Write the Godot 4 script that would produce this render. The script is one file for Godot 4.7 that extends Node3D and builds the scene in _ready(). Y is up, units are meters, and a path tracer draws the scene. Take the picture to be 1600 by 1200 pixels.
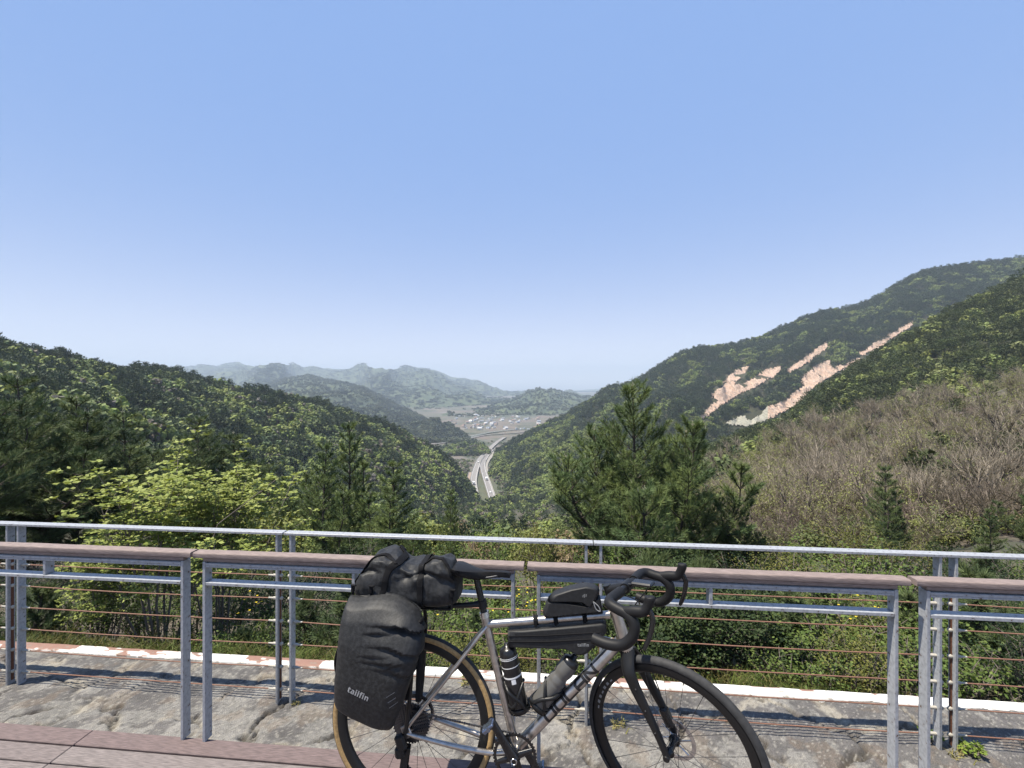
extends Node3D

# ---------------------------------------------------------------- measures of the place
const EYE := 1.724          # eye height above the deck, m
const LENS := 740.0         # focal length in photograph pixels (1600 wide)
const ROCK_Y := -0.355      # level of the rock shelf below the deck
const FENCE_TURN := -0.0997

var M := {}
var used := {}
var rng := RandomNumberGenerator.new()
var noise := FastNoiseLite.new()
var ridged := FastNoiseLite.new()


func at(px: float, py: float, d: float) -> Vector3:
	return Vector3((px - 800.0) / LENS * d, EYE - (py - 600.0) / LENS * d, -d)


# ---------------------------------------------------------------- mesh collector
class Shape:
	var v := PackedVector3Array()
	var c := PackedColorArray()
	var uv := PackedVector2Array()
	var ix := PackedInt32Array()
	var tint := Color(1, 1, 1)
	var colored := false

	func add(p: Vector3) -> int:
		v.append(p)
		if colored:
			c.append(tint)
		return v.size() - 1

	func tri(a: int, b: int, d: int) -> void:
		ix.append(a); ix.append(b); ix.append(d)

	func face(a: Vector3, b: Vector3, d: Vector3) -> void:
		ix.append(add(a)); ix.append(add(b)); ix.append(add(d))

	func quad(a: Vector3, b: Vector3, d: Vector3, e: Vector3) -> void:
		var i := add(a); add(b); add(d); add(e)
		tri(i, i + 1, i + 2); tri(i, i + 2, i + 3)

	# a flat polygon turned so that its front looks along `out`
	func poly_out(pts: Array, out: Vector3) -> void:
		var n: Vector3 = (pts[1] - pts[0]).cross(pts[2] - pts[0])
		var i := v.size()
		for p in pts:
			add(p)
		for k in range(1, pts.size() - 1):
			if n.dot(out) > 0.0:
				tri(i, i + k + 1, i + k)
			else:
				tri(i, i + k, i + k + 1)

	# box with chamfered edges
	func box(t: Transform3D, size: Vector3, b := 0.002) -> void:
		var h := size * 0.5
		b = minf(b, minf(h.x, minf(h.y, h.z)) * 0.8)
		var P := func(s: Vector3, ax: int) -> Vector3:
			var q := Vector3(s.x * (h.x - b), s.y * (h.y - b), s.z * (h.z - b))
			q[ax] = s[ax] * h[ax]
			return t * q
		for ax in 3:
			var a1 := (ax + 1) % 3
			var a2 := (ax + 2) % 3
			for s in [-1.0, 1.0]:
				var corners := []
				for k in [[-1.0, -1.0], [1.0, -1.0], [1.0, 1.0], [-1.0, 1.0]]:
					var sg := Vector3()
					sg[ax] = s; sg[a1] = k[0]; sg[a2] = k[1]
					corners.append(P.call(sg, ax))
				var o := Vector3(); o[ax] = s
				poly_out(corners, t.basis * o)
			for s1 in [-1.0, 1.0]:
				for s2 in [-1.0, 1.0]:
					var sa := Vector3(); sa[ax] = -1.0; sa[a1] = s1; sa[a2] = s2
					var sb := sa; sb[ax] = 1.0
					var o2 := Vector3(); o2[a1] = s1; o2[a2] = s2
					poly_out([P.call(sa, a1), P.call(sb, a1), P.call(sb, a2), P.call(sa, a2)], t.basis * o2)
		for sx in [-1.0, 1.0]:
			for sy in [-1.0, 1.0]:
				for sz in [-1.0, 1.0]:
					var s3 := Vector3(sx, sy, sz)
					poly_out([P.call(s3, 0), P.call(s3, 1), P.call(s3, 2)], t.basis * s3)

	func bar(x: float, y: float, z: float, sx: float, sy: float, sz: float, b := 0.002) -> void:
		box(Transform3D(Basis(), Vector3(x, y, z)), Vector3(sx, sy, sz), b)

	# rings of equal length, joined into a skin
	func loft(rings: Array, around := true, cap := true) -> void:
		var m: int = rings[0].size()
		var base := v.size()
		for r in rings:
			for p in r:
				add(p)
		var mid := Vector3()
		for p in rings[0]:
			mid += p
		mid /= m
		var e0: Vector3 = rings[0][0]
		var q1: Vector3 = rings[0][1]
		var q2: Vector3 = rings[1][0]
		var flip: bool = (q1 - e0).cross(q2 - e0).dot(e0 - mid) > 0.0
		for j in rings.size() - 1:
			for i in (m if around else m - 1):
				var a := base + j * m + i
				var b := base + j * m + (i + 1) % m
				var d := a + m
				var e := b + m
				if flip:
					tri(a, d, b); tri(b, d, e)
				else:
					tri(a, b, d); tri(b, e, d)
		if cap and around:
			for which in [0, rings.size() - 1]:
				var cc := Vector3()
				for p in rings[which]:
					cc += p
				cc /= m
				var s := v.size()
				add(cc)
				for p in rings[which]:
					add(p)
				for i in m:
					var swap: bool = flip == (which == 0)
					if swap:
						tri(s, s + 1 + i, s + 1 + (i + 1) % m)
					else:
						tri(s, s + 1 + (i + 1) % m, s + 1 + i)

	# round tube through points; rad is one number or one per point
	func tube(pts: Array, rad, sides := 8, cap := true, squash := 1.0) -> void:
		var rings := []
		var up := Vector3.UP
		var last := Vector3()
		for k in pts.size():
			var dir: Vector3
			if k == 0:
				dir = pts[1] - pts[0]
			elif k == pts.size() - 1:
				dir = pts[k] - pts[k - 1]
			else:
				dir = (pts[k + 1] - pts[k]).normalized() + (pts[k] - pts[k - 1]).normalized()
			dir = dir.normalized()
			var side: Vector3
			if k == 0:
				up = Vector3.UP if absf(dir.y) < 0.95 else Vector3.BACK
				side = dir.cross(up).normalized()
			else:
				side = (last - dir * last.dot(dir)).normalized()
			last = side
			var o := side.cross(dir).normalized()
			var r: float = rad[k] if rad is Array else rad
			var ring := PackedVector3Array()
			for i in sides:
				var a := TAU * i / sides
				ring.append(pts[k] + (side * cos(a) * squash + o * sin(a)) * r)
			rings.append(ring)
		loft(rings, true, cap)

	# (radius, height) profile turned about an axis
	func lathe(profile: Array, t: Transform3D, sides := 24, cap := true) -> void:
		var rings := []
		for q in profile:
			var ring := PackedVector3Array()
			for i in sides:
				var a := TAU * i / sides
				ring.append(t * Vector3(cos(a) * q.x, q.y, sin(a) * q.x))
			rings.append(ring)
		loft(rings, true, cap)

	# side outline (x, y) swelled to a body of half width w in z about zc
	func pillow(outline: PackedVector2Array, w: float, zc: float, steps := [[1.0, 0.86], [0.93, 0.95], [0.75, 0.99], [0.4, 1.0]]) -> void:
		var mid := Vector2()
		for p in outline:
			mid += p
		mid /= outline.size()
		var rings := []
		var seq := []
		for k in steps:
			seq.append([-k[0], k[1]])
		var back := steps.duplicate()
		back.reverse()
		seq.append_array(back)
		for k in seq:
			var ring := PackedVector3Array()
			for p in outline:
				var q: Vector2 = mid + (p - mid) * k[1]
				ring.append(Vector3(q.x, q.y, zc + k[0] * w))
			rings.append(ring)
		loft(rings, true, false)
		var idx := Geometry2D.triangulate_polygon(outline)
		for which in [0, rings.size() - 1]:
			for k in range(0, idx.size(), 3):
				poly_out([rings[which][idx[k]], rings[which][idx[k + 1]], rings[which][idx[k + 2]]], Vector3(0, 0, -1 if which == 0 else 1))

	func mesh(smooth := true) -> ArrayMesh:
		var a := []
		a.resize(Mesh.ARRAY_MAX)
		a[Mesh.ARRAY_VERTEX] = v
		a[Mesh.ARRAY_INDEX] = ix
		if colored:
			a[Mesh.ARRAY_COLOR] = c
		if uv.size() == v.size():
			a[Mesh.ARRAY_TEX_UV] = uv
		if smooth:
			var n := PackedVector3Array()
			n.resize(v.size())
			for k in range(0, ix.size(), 3):
				var p := v[ix[k]]
				var w := (v[ix[k + 2]] - p).cross(v[ix[k + 1]] - p)
				n[ix[k]] += w; n[ix[k + 1]] += w; n[ix[k + 2]] += w
			for k in n.size():
				n[k] = n[k].normalized()
			a[Mesh.ARRAY_NORMAL] = n
		var m := ArrayMesh.new()
		m.add_surface_from_arrays(Mesh.PRIMITIVE_TRIANGLES, a)
		return m


# ---------------------------------------------------------------- naming
func numbered(called: String) -> String:
	if not used.has(called):
		used[called] = 0
		return called
	used[called] += 1
	return "%s_%03d" % [called, used[called]]


func tag(o: Node, label := "", category := "", group := "", kind := "") -> Node:
	if label: o.set_meta("label", label)
	if category: o.set_meta("category", category)
	if group: o.set_meta("group", group)
	if kind: o.set_meta("kind", kind)
	return o


func thing(called: String, label: String, category: String, t := Transform3D(), group := "") -> Node3D:
	var o := Node3D.new()
	o.name = numbered(called)
	o.transform = t
	add_child(o)
	tag(o, label, category, group)
	return o


func part(parent: Node, called: String, m: Mesh, material: Material, shift := Vector3()) -> MeshInstance3D:
	var o := MeshInstance3D.new()
	o.name = called
	o.mesh = m
	o.material_override = material
	o.position = shift
	parent.add_child(o, true)
	return o


func hold(parent: Node, called: String, t := Transform3D()) -> Node3D:
	var o := Node3D.new()
	o.name = called
	o.transform = t
	parent.add_child(o, true)
	return o


func setting(called: String, m: Mesh, material: Material, label := "") -> MeshInstance3D:
	var o := part(self, numbered(called), m, material)
	return tag(o, label, "", "", "structure")


# ---------------------------------------------------------------- materials
func paint(r: float, g: float, b: float, rough := 0.8, metal := 0.0) -> StandardMaterial3D:
	var m := StandardMaterial3D.new()
	m.albedo_color = Color(r, g, b).linear_to_srgb()
	m.roughness = rough
	m.metallic = metal
	return m


func leafy(r: float, g: float, b: float, through := 0.35) -> StandardMaterial3D:
	var m := paint(r, g, b, 0.65)
	m.vertex_color_use_as_albedo = true
	m.metallic_specular = 0.35
	m.backlight_enabled = through > 0.0
	m.backlight = Color(through, through, through * 0.6).linear_to_srgb()
	return m


func grain_texture(freq: float, seed_: int, octaves := 4, lo := 0.7, hi := 1.0, size := 512) -> NoiseTexture2D:
	var n := FastNoiseLite.new()
	n.seed = seed_
	n.frequency = freq
	n.fractal_octaves = octaves
	var t := NoiseTexture2D.new()
	t.noise = n
	t.width = size
	t.height = size
	t.seamless = true
	var g := Gradient.new()
	g.set_color(0, Color(lo, lo, lo))
	g.set_color(1, Color(hi, hi, hi))
	t.color_ramp = g
	return t


func rough_skin(m: StandardMaterial3D, tex: Texture2D, depth_cm: float, scale: Vector3) -> void:
	m.heightmap_enabled = true
	m.heightmap_texture = tex
	m.heightmap_scale = depth_cm
	m.uv1_triplanar = true
	m.uv1_scale = scale


func toned(m: StandardMaterial3D, tex: Texture2D, scale: Vector3) -> void:
	m.albedo_texture = tex
	m.uv1_triplanar = true
	m.uv1_scale = scale


func make_materials() -> void:
	var fine := grain_texture(0.05, 3, 5, 0.0, 1.0)
	var tone := grain_texture(0.012, 5, 5, 0.72, 1.0)
	var streak := grain_texture(0.03, 9, 4, 0.55, 1.0)
	M.steel = paint(0.355, 0.370, 0.395, 0.42)
	var chips := grain_texture(0.035, 15, 5, 0.9, 1.0)
	chips.color_ramp.set_color(0, Color(0.52, 0.36, 0.27))
	chips.color_ramp.add_point(0.13, Color(0.56, 0.44, 0.36))
	chips.color_ramp.add_point(0.17, Color(0.84, 0.84, 0.84))
	chips.color_ramp.add_point(0.5, Color(0.93, 0.93, 0.93))
	toned(M.steel, chips, Vector3(2.3, 2.3, 2.3))
	M.rust = paint(0.21, 0.085, 0.045, 0.85)
	toned(M.rust, streak, Vector3(9, 9, 9))
	M.cable = paint(0.34, 0.17, 0.11, 0.7)
	toned(M.cable, streak, Vector3(14, 14, 14))
	M.cap = paint(0.62, 0.58, 0.5, 0.5)
	toned(M.cap, streak, Vector3(20, 20, 20))
	M.rail = paint(0.36, 0.28, 0.255, 0.8)
	toned(M.rail, streak, Vector3(1.2, 26, 26))
	rough_skin(M.rail, streak, 0.12, Vector3(1.2, 26, 26))
	M.planks = []
	for k in [[0.215, 0.155, 0.148], [0.245, 0.200, 0.190], [0.270, 0.228, 0.216]]:
		var p := paint(k[0], k[1], k[2], 0.75)
		toned(p, streak, Vector3(0.9, 18, 18))
		rough_skin(p, streak, 0.1, Vector3(0.9, 18, 18))
		M.planks.append(p)
	M.stone = paint(1, 1, 1, 0.9)
	M.stone.vertex_color_use_as_albedo = true
	rough_skin(M.stone, fine, 0.5, Vector3(5, 5, 5))
	toned(M.stone, grain_texture(0.09, 31, 4, 0.5, 1.0), Vector3(4, 4, 4))
	M.kerb = paint(1, 1, 1, 0.7)
	M.kerb.vertex_color_use_as_albedo = true
	rough_skin(M.kerb, fine, 0.15, Vector3(8, 8, 8))
	M.earth = paint(1, 1, 1, 0.95)
	M.earth.vertex_color_use_as_albedo = true
	M.bark = paint(0.055, 0.044, 0.036, 0.9)
	M.twig = paint(0.17, 0.142, 0.122, 0.9)
	M.old_wood = paint(0.085, 0.070, 0.060, 0.9)
	M.needles = leafy(1, 1, 1, 0.25)
	M.needles_pale = leafy(1.28, 1.28, 1.15, 0.25)
	M.leaves = leafy(1, 1, 1, 0.5)
	M.bud = paint(0.45, 0.42, 0.30, 0.7)
	# bicycle
	M.titanium = paint(0.54, 0.505, 0.47, 0.30, 0.92)
	toned(M.titanium, grain_texture(0.02, 77, 3, 0.8, 1.0), Vector3(3, 3, 3))
	M.alloy = paint(0.55, 0.55, 0.56, 0.25, 1.0)
	M.darkmetal = paint(0.075, 0.075, 0.08, 0.35, 0.8)
	M.carbon = paint(0.0095, 0.0098, 0.0105, 0.4)
	M.carbon.metallic_specular = 0.4
	M.gloss = paint(0.0085, 0.0085, 0.0095, 0.24)
	M.rubber = paint(0.052, 0.052, 0.053, 0.7)
	M.rubber.metallic_specular = 0.35
	toned(M.rubber, tone, Vector3(6, 6, 6))
	M.tan = paint(0.44, 0.29, 0.125, 0.75)
	toned(M.tan, tone, Vector3(10, 10, 10))
	M.saddle = paint(0.012, 0.012, 0.013, 0.5)
	M.saddle.metallic_specular = 0.3
	M.tape = paint(0.0105, 0.0105, 0.0112, 0.55)
	M.tape.metallic_specular = 0.35
	M.bag = paint(0.034, 0.0345, 0.036, 0.56)
	M.bag.metallic_specular = 0.4
	toned(M.bag, grain_texture(0.02, 23, 6, 0.5, 1.0), Vector3(3, 3, 3))
	rough_skin(M.bag, fine, 0.06, Vector3(5, 5, 5))
	M.bag_cloth = paint(0.022, 0.0225, 0.024, 0.55)
	M.bag_cloth.metallic_specular = 0.4
	toned(M.bag_cloth, tone, Vector3(9, 9, 9))
	M.strap = paint(0.008, 0.008, 0.009, 0.75)
	M.strap.metallic_specular = 0.25
	M.bottle = paint(0.085, 0.083, 0.078, 0.3)
	M.bottle_black = paint(0.010, 0.010, 0.011, 0.28)
	M.print = paint(0.62, 0.62, 0.62, 0.6)
	M.grey_print = paint(0.22, 0.225, 0.23, 0.6)
	M.black_print = paint(0.011, 0.011, 0.012, 0.4)
	M.red = paint(0.35, 0.02, 0.03, 0.4)
	M.pedal = paint(0.20, 0.23, 0.30, 0.25, 0.9)


# ---------------------------------------------------------------- camera, sky, sun
func make_light() -> void:
	var cam := Camera3D.new()
	cam.name = "camera"
	cam.fov = rad_to_deg(2.0 * atan(600.0 / LENS))
	cam.near = 0.05
	cam.far = 30000.0
	cam.position = Vector3(0, EYE, 0)
	add_child(cam)
	cam.current = true
	var sun := DirectionalLight3D.new()
	sun.name = "sun"
	sun.light_energy = 1.6
	sun.light_color = Color(1.0, 0.965, 0.90)
	sun.light_angular_distance = 0.5
	sun.shadow_enabled = true
	sun.basis = Basis.looking_at(Vector3(0.414, -1.0, -0.119).normalized(), Vector3.UP)
	add_child(sun)
	var e := Environment.new()
	e.background_mode = Environment.BG_SKY
	var sky := ProceduralSkyMaterial.new()
	sky.sky_top_color = Color(0.146, 0.240, 0.455).linear_to_srgb()
	sky.sky_horizon_color = Color(0.60, 0.61, 0.655).linear_to_srgb()
	sky.sky_curve = 0.085
	sky.ground_bottom_color = Color(0.10, 0.12, 0.10).linear_to_srgb()
	sky.ground_horizon_color = Color(0.50, 0.52, 0.59).linear_to_srgb()
	sky.ground_curve = 0.03
	sky.sun_angle_max = 1.0
	sky.sun_curve = 0.05
	e.sky = Sky.new()
	e.sky.sky_material = sky
	e.tonemap_mode = Environment.TONE_MAPPER_LINEAR
	e.tonemap_exposure = 1.85
	e.fog_enabled = true
	e.fog_density = 0.00016
	e.fog_light_color = Color(0.86, 0.93, 1.0)
	e.sdfgi_enabled = true
	e.ssao_enabled = true
	e.ssil_enabled = true
	var w := WorldEnvironment.new()
	w.name = "surroundings"
	w.environment = e
	add_child(w)


# ---------------------------------------------------------------- deck, rock shelf, kerb
func fence_frame(y := 0.0) -> Transform3D:
	return Transform3D(Basis(Vector3.UP, FENCE_TURN), Vector3(0, y, 0))


func make_deck() -> void:
	var deck := hold(self, "deck", fence_frame())
	tag(deck, "", "", "", "structure")
	var w := 0.1055
	var gap := 0.009
	var joints := [-6.2, -4.3, -2.31, 1.2, 3.1, 6.2]
	var lz := -2.142
	var row := 0
	while lz < 1.4:
		for k in joints.size() - 1:
			var s := Shape.new()
			var a: float = joints[k] + 0.002
			var b: float = joints[k + 1] - 0.002
			var dip := rng.randf_range(-0.0012, 0.0012)
			s.bar((a + b) * 0.5, -0.0125 + dip, lz + (w - gap) * 0.5, b - a, 0.025, w - gap, 0.003)
			part(deck, "plank", s.mesh(), M.planks[0 if row == 0 else 1 + (row + k) % 2])
		lz += w
		row += 1
	var s2 := Shape.new()
	for x in range(-6, 7):
		s2.bar(x + 0.1, -0.095, -0.4, 0.06, 0.13, 3.4, 0.003)
	s2.bar(0, -0.2, -2.09, 12.4, 0.33, 0.03, 0.003)
	part(deck, "joist", s2.mesh(), M.planks[1])


func make_rock() -> void:
	var rock := hold(self, "rock_ground", fence_frame())
	tag(rock, "", "", "", "structure")
	var x0 := -4.7
	var z0 := -2.04
	var st := 0.0105
	var nx := int(9.6 / st)
	var nz := int(1.275 / st)
	# seeds of the slabs, drawn out along the depth
	var seeds := {}
	var r := RandomNumberGenerator.new()
	r.seed = 41
	var cx := 0.62
	var cz := 0.52
	var gx0 := int(floor(x0 / cx)) - 2
	var gx1 := int(ceil((x0 + 9.6) / cx)) + 2
	var gz0 := -8
	var gz1 := -2
	for gx in range(gx0, gx1):
		for gz in range(gz0, gz1):
			seeds[Vector2i(gx, gz)] = Vector2((gx + r.randf_range(0.08, 0.92)) * cx, (gz + r.randf_range(0.08, 0.92)) * cz)
	var v := PackedVector3Array()
	var col := PackedColorArray()
	var own := PackedInt32Array()
	var ids := {}
	for j in nz + 1:
		for i in nx + 1:
			var x := x0 + i * st
			var z := z0 - j * st
			var wx := x + 0.10 * noise.get_noise_2d(x * 260.0, z * 260.0) + 0.035 * noise.get_noise_2d(x * 900.0 + 70.0, z * 900.0) + 0.22 * (z + 2.6) * signf(-x) * minf(absf(x), 1.0)
			var wz := z + 0.10 * noise.get_noise_2d(x * 260.0 + 500.0, z * 260.0) + 0.035 * noise.get_noise_2d(x * 900.0, z * 900.0 + 90.0)
			var gx := int(floor(wx / cx))
			var gz := int(floor(wz / cz))
			var d1 := 99.0
			var d2 := 99.0
			var who := Vector2i()
			for a in range(gx - 1, gx + 2):
				for b in range(gz - 1, gz + 2):
					var q := Vector2i(a, b)
					if seeds.has(q):
						var s: Vector2 = seeds[q]
						var dd := Vector2((s.x - wx) * 1.25, s.y - wz).length()
						if dd < d1:
							d2 = d1; d1 = dd; who = q
						elif dd < d2:
							d2 = dd
			if not ids.has(who):
				ids[who] = ids.size()
			own.append(ids[who])
			var edge := (d2 - d1) * 0.5
			var big := noise.get_noise_2d(x * 140.0, z * 140.0)
			var mid := noise.get_noise_2d(x * 700.0 + 33.0, z * 700.0)
			var sm := noise.get_noise_2d(x * 2600.0, z * 2600.0)
			var hid := float((ids[who] * 7919) % 13) / 13.0
			var open := clampf(0.62 + 1.6 * noise.get_noise_2d(x * 190.0 + 900.0, z * 190.0), 0.08, 1.0)
			var crack := 1.0 - smoothstep(0.0, 0.016 + 0.012 * open, edge)
			var h := ROCK_Y + 0.012 * big + 0.006 * mid + 0.0028 * sm + (hid - 0.5) * 0.014 - crack * open * 0.03
			# tilt of each slab
			h += (x - seeds[who].x) * (hid - 0.5) * 0.02
			v.append(Vector3(x, h, z))
			# stone colour: grey with pale calcite along some joints, dark lichen in patches, rusty stains
			var g := 0.315 + 0.08 * big + 0.10 * mid + 0.13 * sm + (hid - 0.5) * 0.08
			var c := Color(g * 1.03, g * 0.985, g * 0.91)
			var lichen := smoothstep(-0.02, 0.14, noise.get_noise_2d(x * 330.0 + 11.0, z * 330.0 + 7.0) + 0.35 * mid + 0.30 * sm + (0.17 if z < -2.80 + 0.12 * big else -0.13) + (0.24 if x > 0.75 + big else 0.0))
			c = c.lerp(Color(g * 0.46, g * 0.43, g * 0.42), lichen * 0.85)
			var vein := (1.0 - smoothstep(0.01, 0.055, edge + 0.03 * mid)) * smoothstep(0.05, 0.25, noise.get_noise_2d(x * 210.0 - 300.0, z * 210.0))
			c = c.lerp(Color(0.55, 0.50, 0.41), vein * 0.75)
			var rusty := smoothstep(0.16, 0.32, noise.get_noise_2d(x * 300.0 + 444.0, z * 300.0 - 123.0) + 0.15 * mid)
			c = c.lerp(Color(0.29, 0.20, 0.12), rusty * 0.28)
			c = c.lerp(Color(0.075, 0.06, 0.04), crack * open * 0.85)
			var pit := smoothstep(0.24, 0.34, sm)
			c = c.lerp(Color(0.10, 0.095, 0.085), pit * 0.6)
			var fleck := smoothstep(0.30, 0.40, noise.get_noise_2d(x * 3100.0 + 61.0, z * 3100.0 - 17.0))
			c = c.lerp(Color(0.52, 0.49, 0.43), fleck * 0.6)
			col.append(c)
	# one mesh for each slab
	var bag := []
	var map := []
	for k in ids.size():
		var s := Shape.new()
		s.colored = true
		bag.append(s)
		map.append({})
	var w := nx + 1
	for j in nz:
		for i in nx:
			var o: int = own[j * w + i]
			var s: Shape = bag[o]
			var m: Dictionary = map[o]
			var q := [j * w + i, j * w + i + 1, (j + 1) * w + i + 1, (j + 1) * w + i]
			for k in 4:
				var n: int = q[k]
				if not m.has(n):
					s.tint = col[n]
					m[n] = s.add(v[n])
				q[k] = m[n]
			s.tri(q[0], q[2], q[1])
			s.tri(q[0], q[3], q[2])
	for s in bag:
		if s.ix.size():
			part(rock, "stone_slab", s.mesh(), M.stone)


func make_kerb() -> void:
	var s := Shape.new()
	s.colored = true
	var st := 0.012
	var n := int(10.4 / st)
	var prof := [Vector2(-3.300, ROCK_Y - 0.06), Vector2(-3.303, ROCK_Y + 0.002), Vector2(-3.310, ROCK_Y + 0.012), Vector2(-3.325, ROCK_Y + 0.014), Vector2(-3.340, ROCK_Y + 0.014), Vector2(-3.355, ROCK_Y + 0.014), Vector2(-3.370, ROCK_Y + 0.014), Vector2(-3.385, ROCK_Y + 0.013), Vector2(-3.394, ROCK_Y + 0.008), Vector2(-3.398, ROCK_Y - 0.4)]
	for i in n + 1:
		var x := -5.2 + i * st
		var wob := 0.006 * noise.get_noise_2d(x * 300.0, 5.0)
		for k in prof.size():
			var p: Vector2 = prof[k]
			var chip := 0.004 * noise.get_noise_2d(x * 1500.0, k * 37.0)
			var bare := noise.get_noise_2d(x * 120.0 + 40.0, p.y * 10.0) + 0.55 * noise.get_noise_2d(x * 420.0, k * 26.0 + 8.0)
			# paint has come off in long runs at two places and in patches along the outer edge
			bare += 0.085 * (k - 6)
			if x < -3.75 or (x > -2.35 and x < -1.75):
				bare += 0.55
			var red := smoothstep(0.16, 0.22, bare)
			var c := Color(0.80, 0.785, 0.75).lerp(Color(0.25, 0.14, 0.105), red)
			c *= 0.93 + 0.12 * noise.get_noise_2d(x * 1900.0, k * 91.0)
			var grime := smoothstep(0.28, 0.42, noise.get_noise_2d(x * 800.0 + 77.0, k * 40.0))
			c = c.lerp(Color(0.2, 0.18, 0.15), grime * 0.7)
			s.tint = c
			s.add(Vector3(x, p.y + chip * 0.7, p.x + wob + chip))
	var m := prof.size()
	for i in n:
		for k in m - 1:
			var a := i * m + k
			s.tri(a, a + 1, a + m); s.tri(a + 1, a + m + 1, a + m)
	var o := setting("kerb", s.mesh(), M.kerb)
	o.transform = fence_frame()


# ---------------------------------------------------------------- the two fences
func make_railing(a: float, b: float, label: String) -> void:
	# low railing on the deck: two flat posts, two bars and a timber handrail
	var t := fence_frame() * Transform3D(Basis(), Vector3((a + b) * 0.5, 0, -2.12))
	var o := thing("deck_railing", label, "railing", t, "timber-topped railings along the deck edge")
	var h := (b - a) * 0.5
	var pw := 0.0148
	var pd := 0.048
	for sx in [-1.0, 1.0]:
		var s := Shape.new()
		s.bar(sx * h, 0.4335, -pd * 0.5, pw, 0.867, pd, 0.0015)
		part(o, "post", s.mesh(), M.steel)
	var s1 := Shape.new()
	s1.bar(0, 0.856, -pd * 0.5, 2 * h - pw - 0.001, 0.0125, pd, 0.0015)
	s1.bar(0, 0.8455, -0.0035, 2 * h - pw - 0.001, 0.0075, 0.006, 0.001)
	part(o, "top_bar", s1.mesh(), M.steel)
	var s2 := Shape.new()
	s2.bar(0, 0.762, -pd * 0.5, 2 * h - pw - 0.001, 0.0145, pd, 0.0015)
	part(o, "lower_bar", s2.mesh(), M.steel)
	var s3 := Shape.new()
	s3.bar(0, 0.805, -pd * 0.5 - 0.001, pw, 0.070, pd - 0.003, 0.0015)
	part(o, "spacer", s3.mesh(), M.steel)
	var s4 := Shape.new()
	s4.bar(0, 0.8775, -0.022, 2 * h + 0.012, 0.017, 0.04, 0.002)
	part(o, "under_board", s4.mesh(), M.rail)
	# timber: a board with a worn, slightly wavy arris
	var s5 := Shape.new()
	var rings := []
	var n := 60
	for i in n + 1:
		var x := lerpf(-h - 0.05, h + 0.05, float(i) / n)
		var w1 := 0.0022 * noise.get_noise_2d(x * 700.0 + a * 91.0, 3.0)
		var w2 := 0.0022 * noise.get_noise_2d(x * 700.0 + a * 91.0, 60.0)
		var ring := PackedVector3Array()
		for q in [Vector2(0.006, 0.888), Vector2(0.009, 0.891), Vector2(0.009, 0.908), Vector2(0.006, 0.9125), Vector2(0.000, 0.914), Vector2(-0.015, 0.9135), Vector2(-0.032, 0.914), Vector2(-0.044, 0.9125), Vector2(-0.048, 0.909), Vector2(-0.048, 0.890), Vector2(-0.045, 0.888)]:
			ring.append(Vector3(x, q.y + w1 * (1.0 if q.y > 0.9 else 0.3), q.x + w2 * (1.0 if q.x > 0 else 0.4)))
		rings.append(ring)
	s5.loft(rings)
	part(o, "timber_handrail", s5.mesh(), M.rail)


func make_cable_fence(a: float, b: float, label: String) -> void:
	var t := fence_frame(ROCK_Y) * Transform3D(Basis(), Vector3((a + b) * 0.5, 0, -2.908))
	var o := thing("cable_fence", label, "fence", t, "grey cable fence panels along the edge")
	var h := (b - a) * 0.5
	var pw := 0.0155
	var pd := 0.05
	for sx in [-1.0, 1.0]:
		var s := Shape.new()
		s.bar(sx * h, 0.545, -pd * 0.5, pw, 1.11, pd, 0.0015)
		var post := part(o, "post", s.mesh(), M.steel)
		var sr := Shape.new()
		sr.bar(sx * (h + 0.0105), 0.50, -pd * 0.5 - 0.004, 0.005, 0.96, 0.016, 0.001)
		part(post, "rust_strip", sr.mesh(), M.rust)
	var s1 := Shape.new()
	s1.bar(0, 1.108, -pd * 0.5 + 0.002, 2 * h + 0.0835, 0.0155, 0.058, 0.002)
	part(o, "handrail", s1.mesh(), M.steel)
	for k in 6:
		var y := 0.082 + k * 0.149
		var s := Shape.new()
		var pts := []
		var sag := rng.randf_range(0.001, 0.012)
		var kink := rng.randf_range(-0.35, 0.35)
		for i in 17:
			var u := i / 16.0 * 2.0 - 1.0
			pts.append(Vector3(u * (h - 0.012), y - sag * (1.0 - u * u) * (1.0 + kink * u) + 0.0012 * noise.get_noise_2d(u * 300.0, k * 50.0 + a * 20.0), -pd * 0.5))
		s.tube(pts, 0.0036, 6)
		part(o, "cable", s.mesh(), M.cable)
		for sx in [-1.0, 1.0]:
			var f := Shape.new()
			var bt := Transform3D(Basis(Vector3.BACK, -sx * PI / 2), Vector3(sx * h, y, -pd * 0.5))
			f.lathe([Vector2(0.0055, -0.07), Vector2(0.006, -0.04), Vector2(0.0095, -0.036), Vector2(0.0095, -0.009), Vector2(0.0095, 0.009), Vector2(0.0115, 0.0135), Vector2(0.0115, 0.022), Vector2(0.008, 0.029), Vector2(0.003, 0.031)], bt, 10)
			part(o, "cable_fitting", f.mesh(), M.cap)


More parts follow.
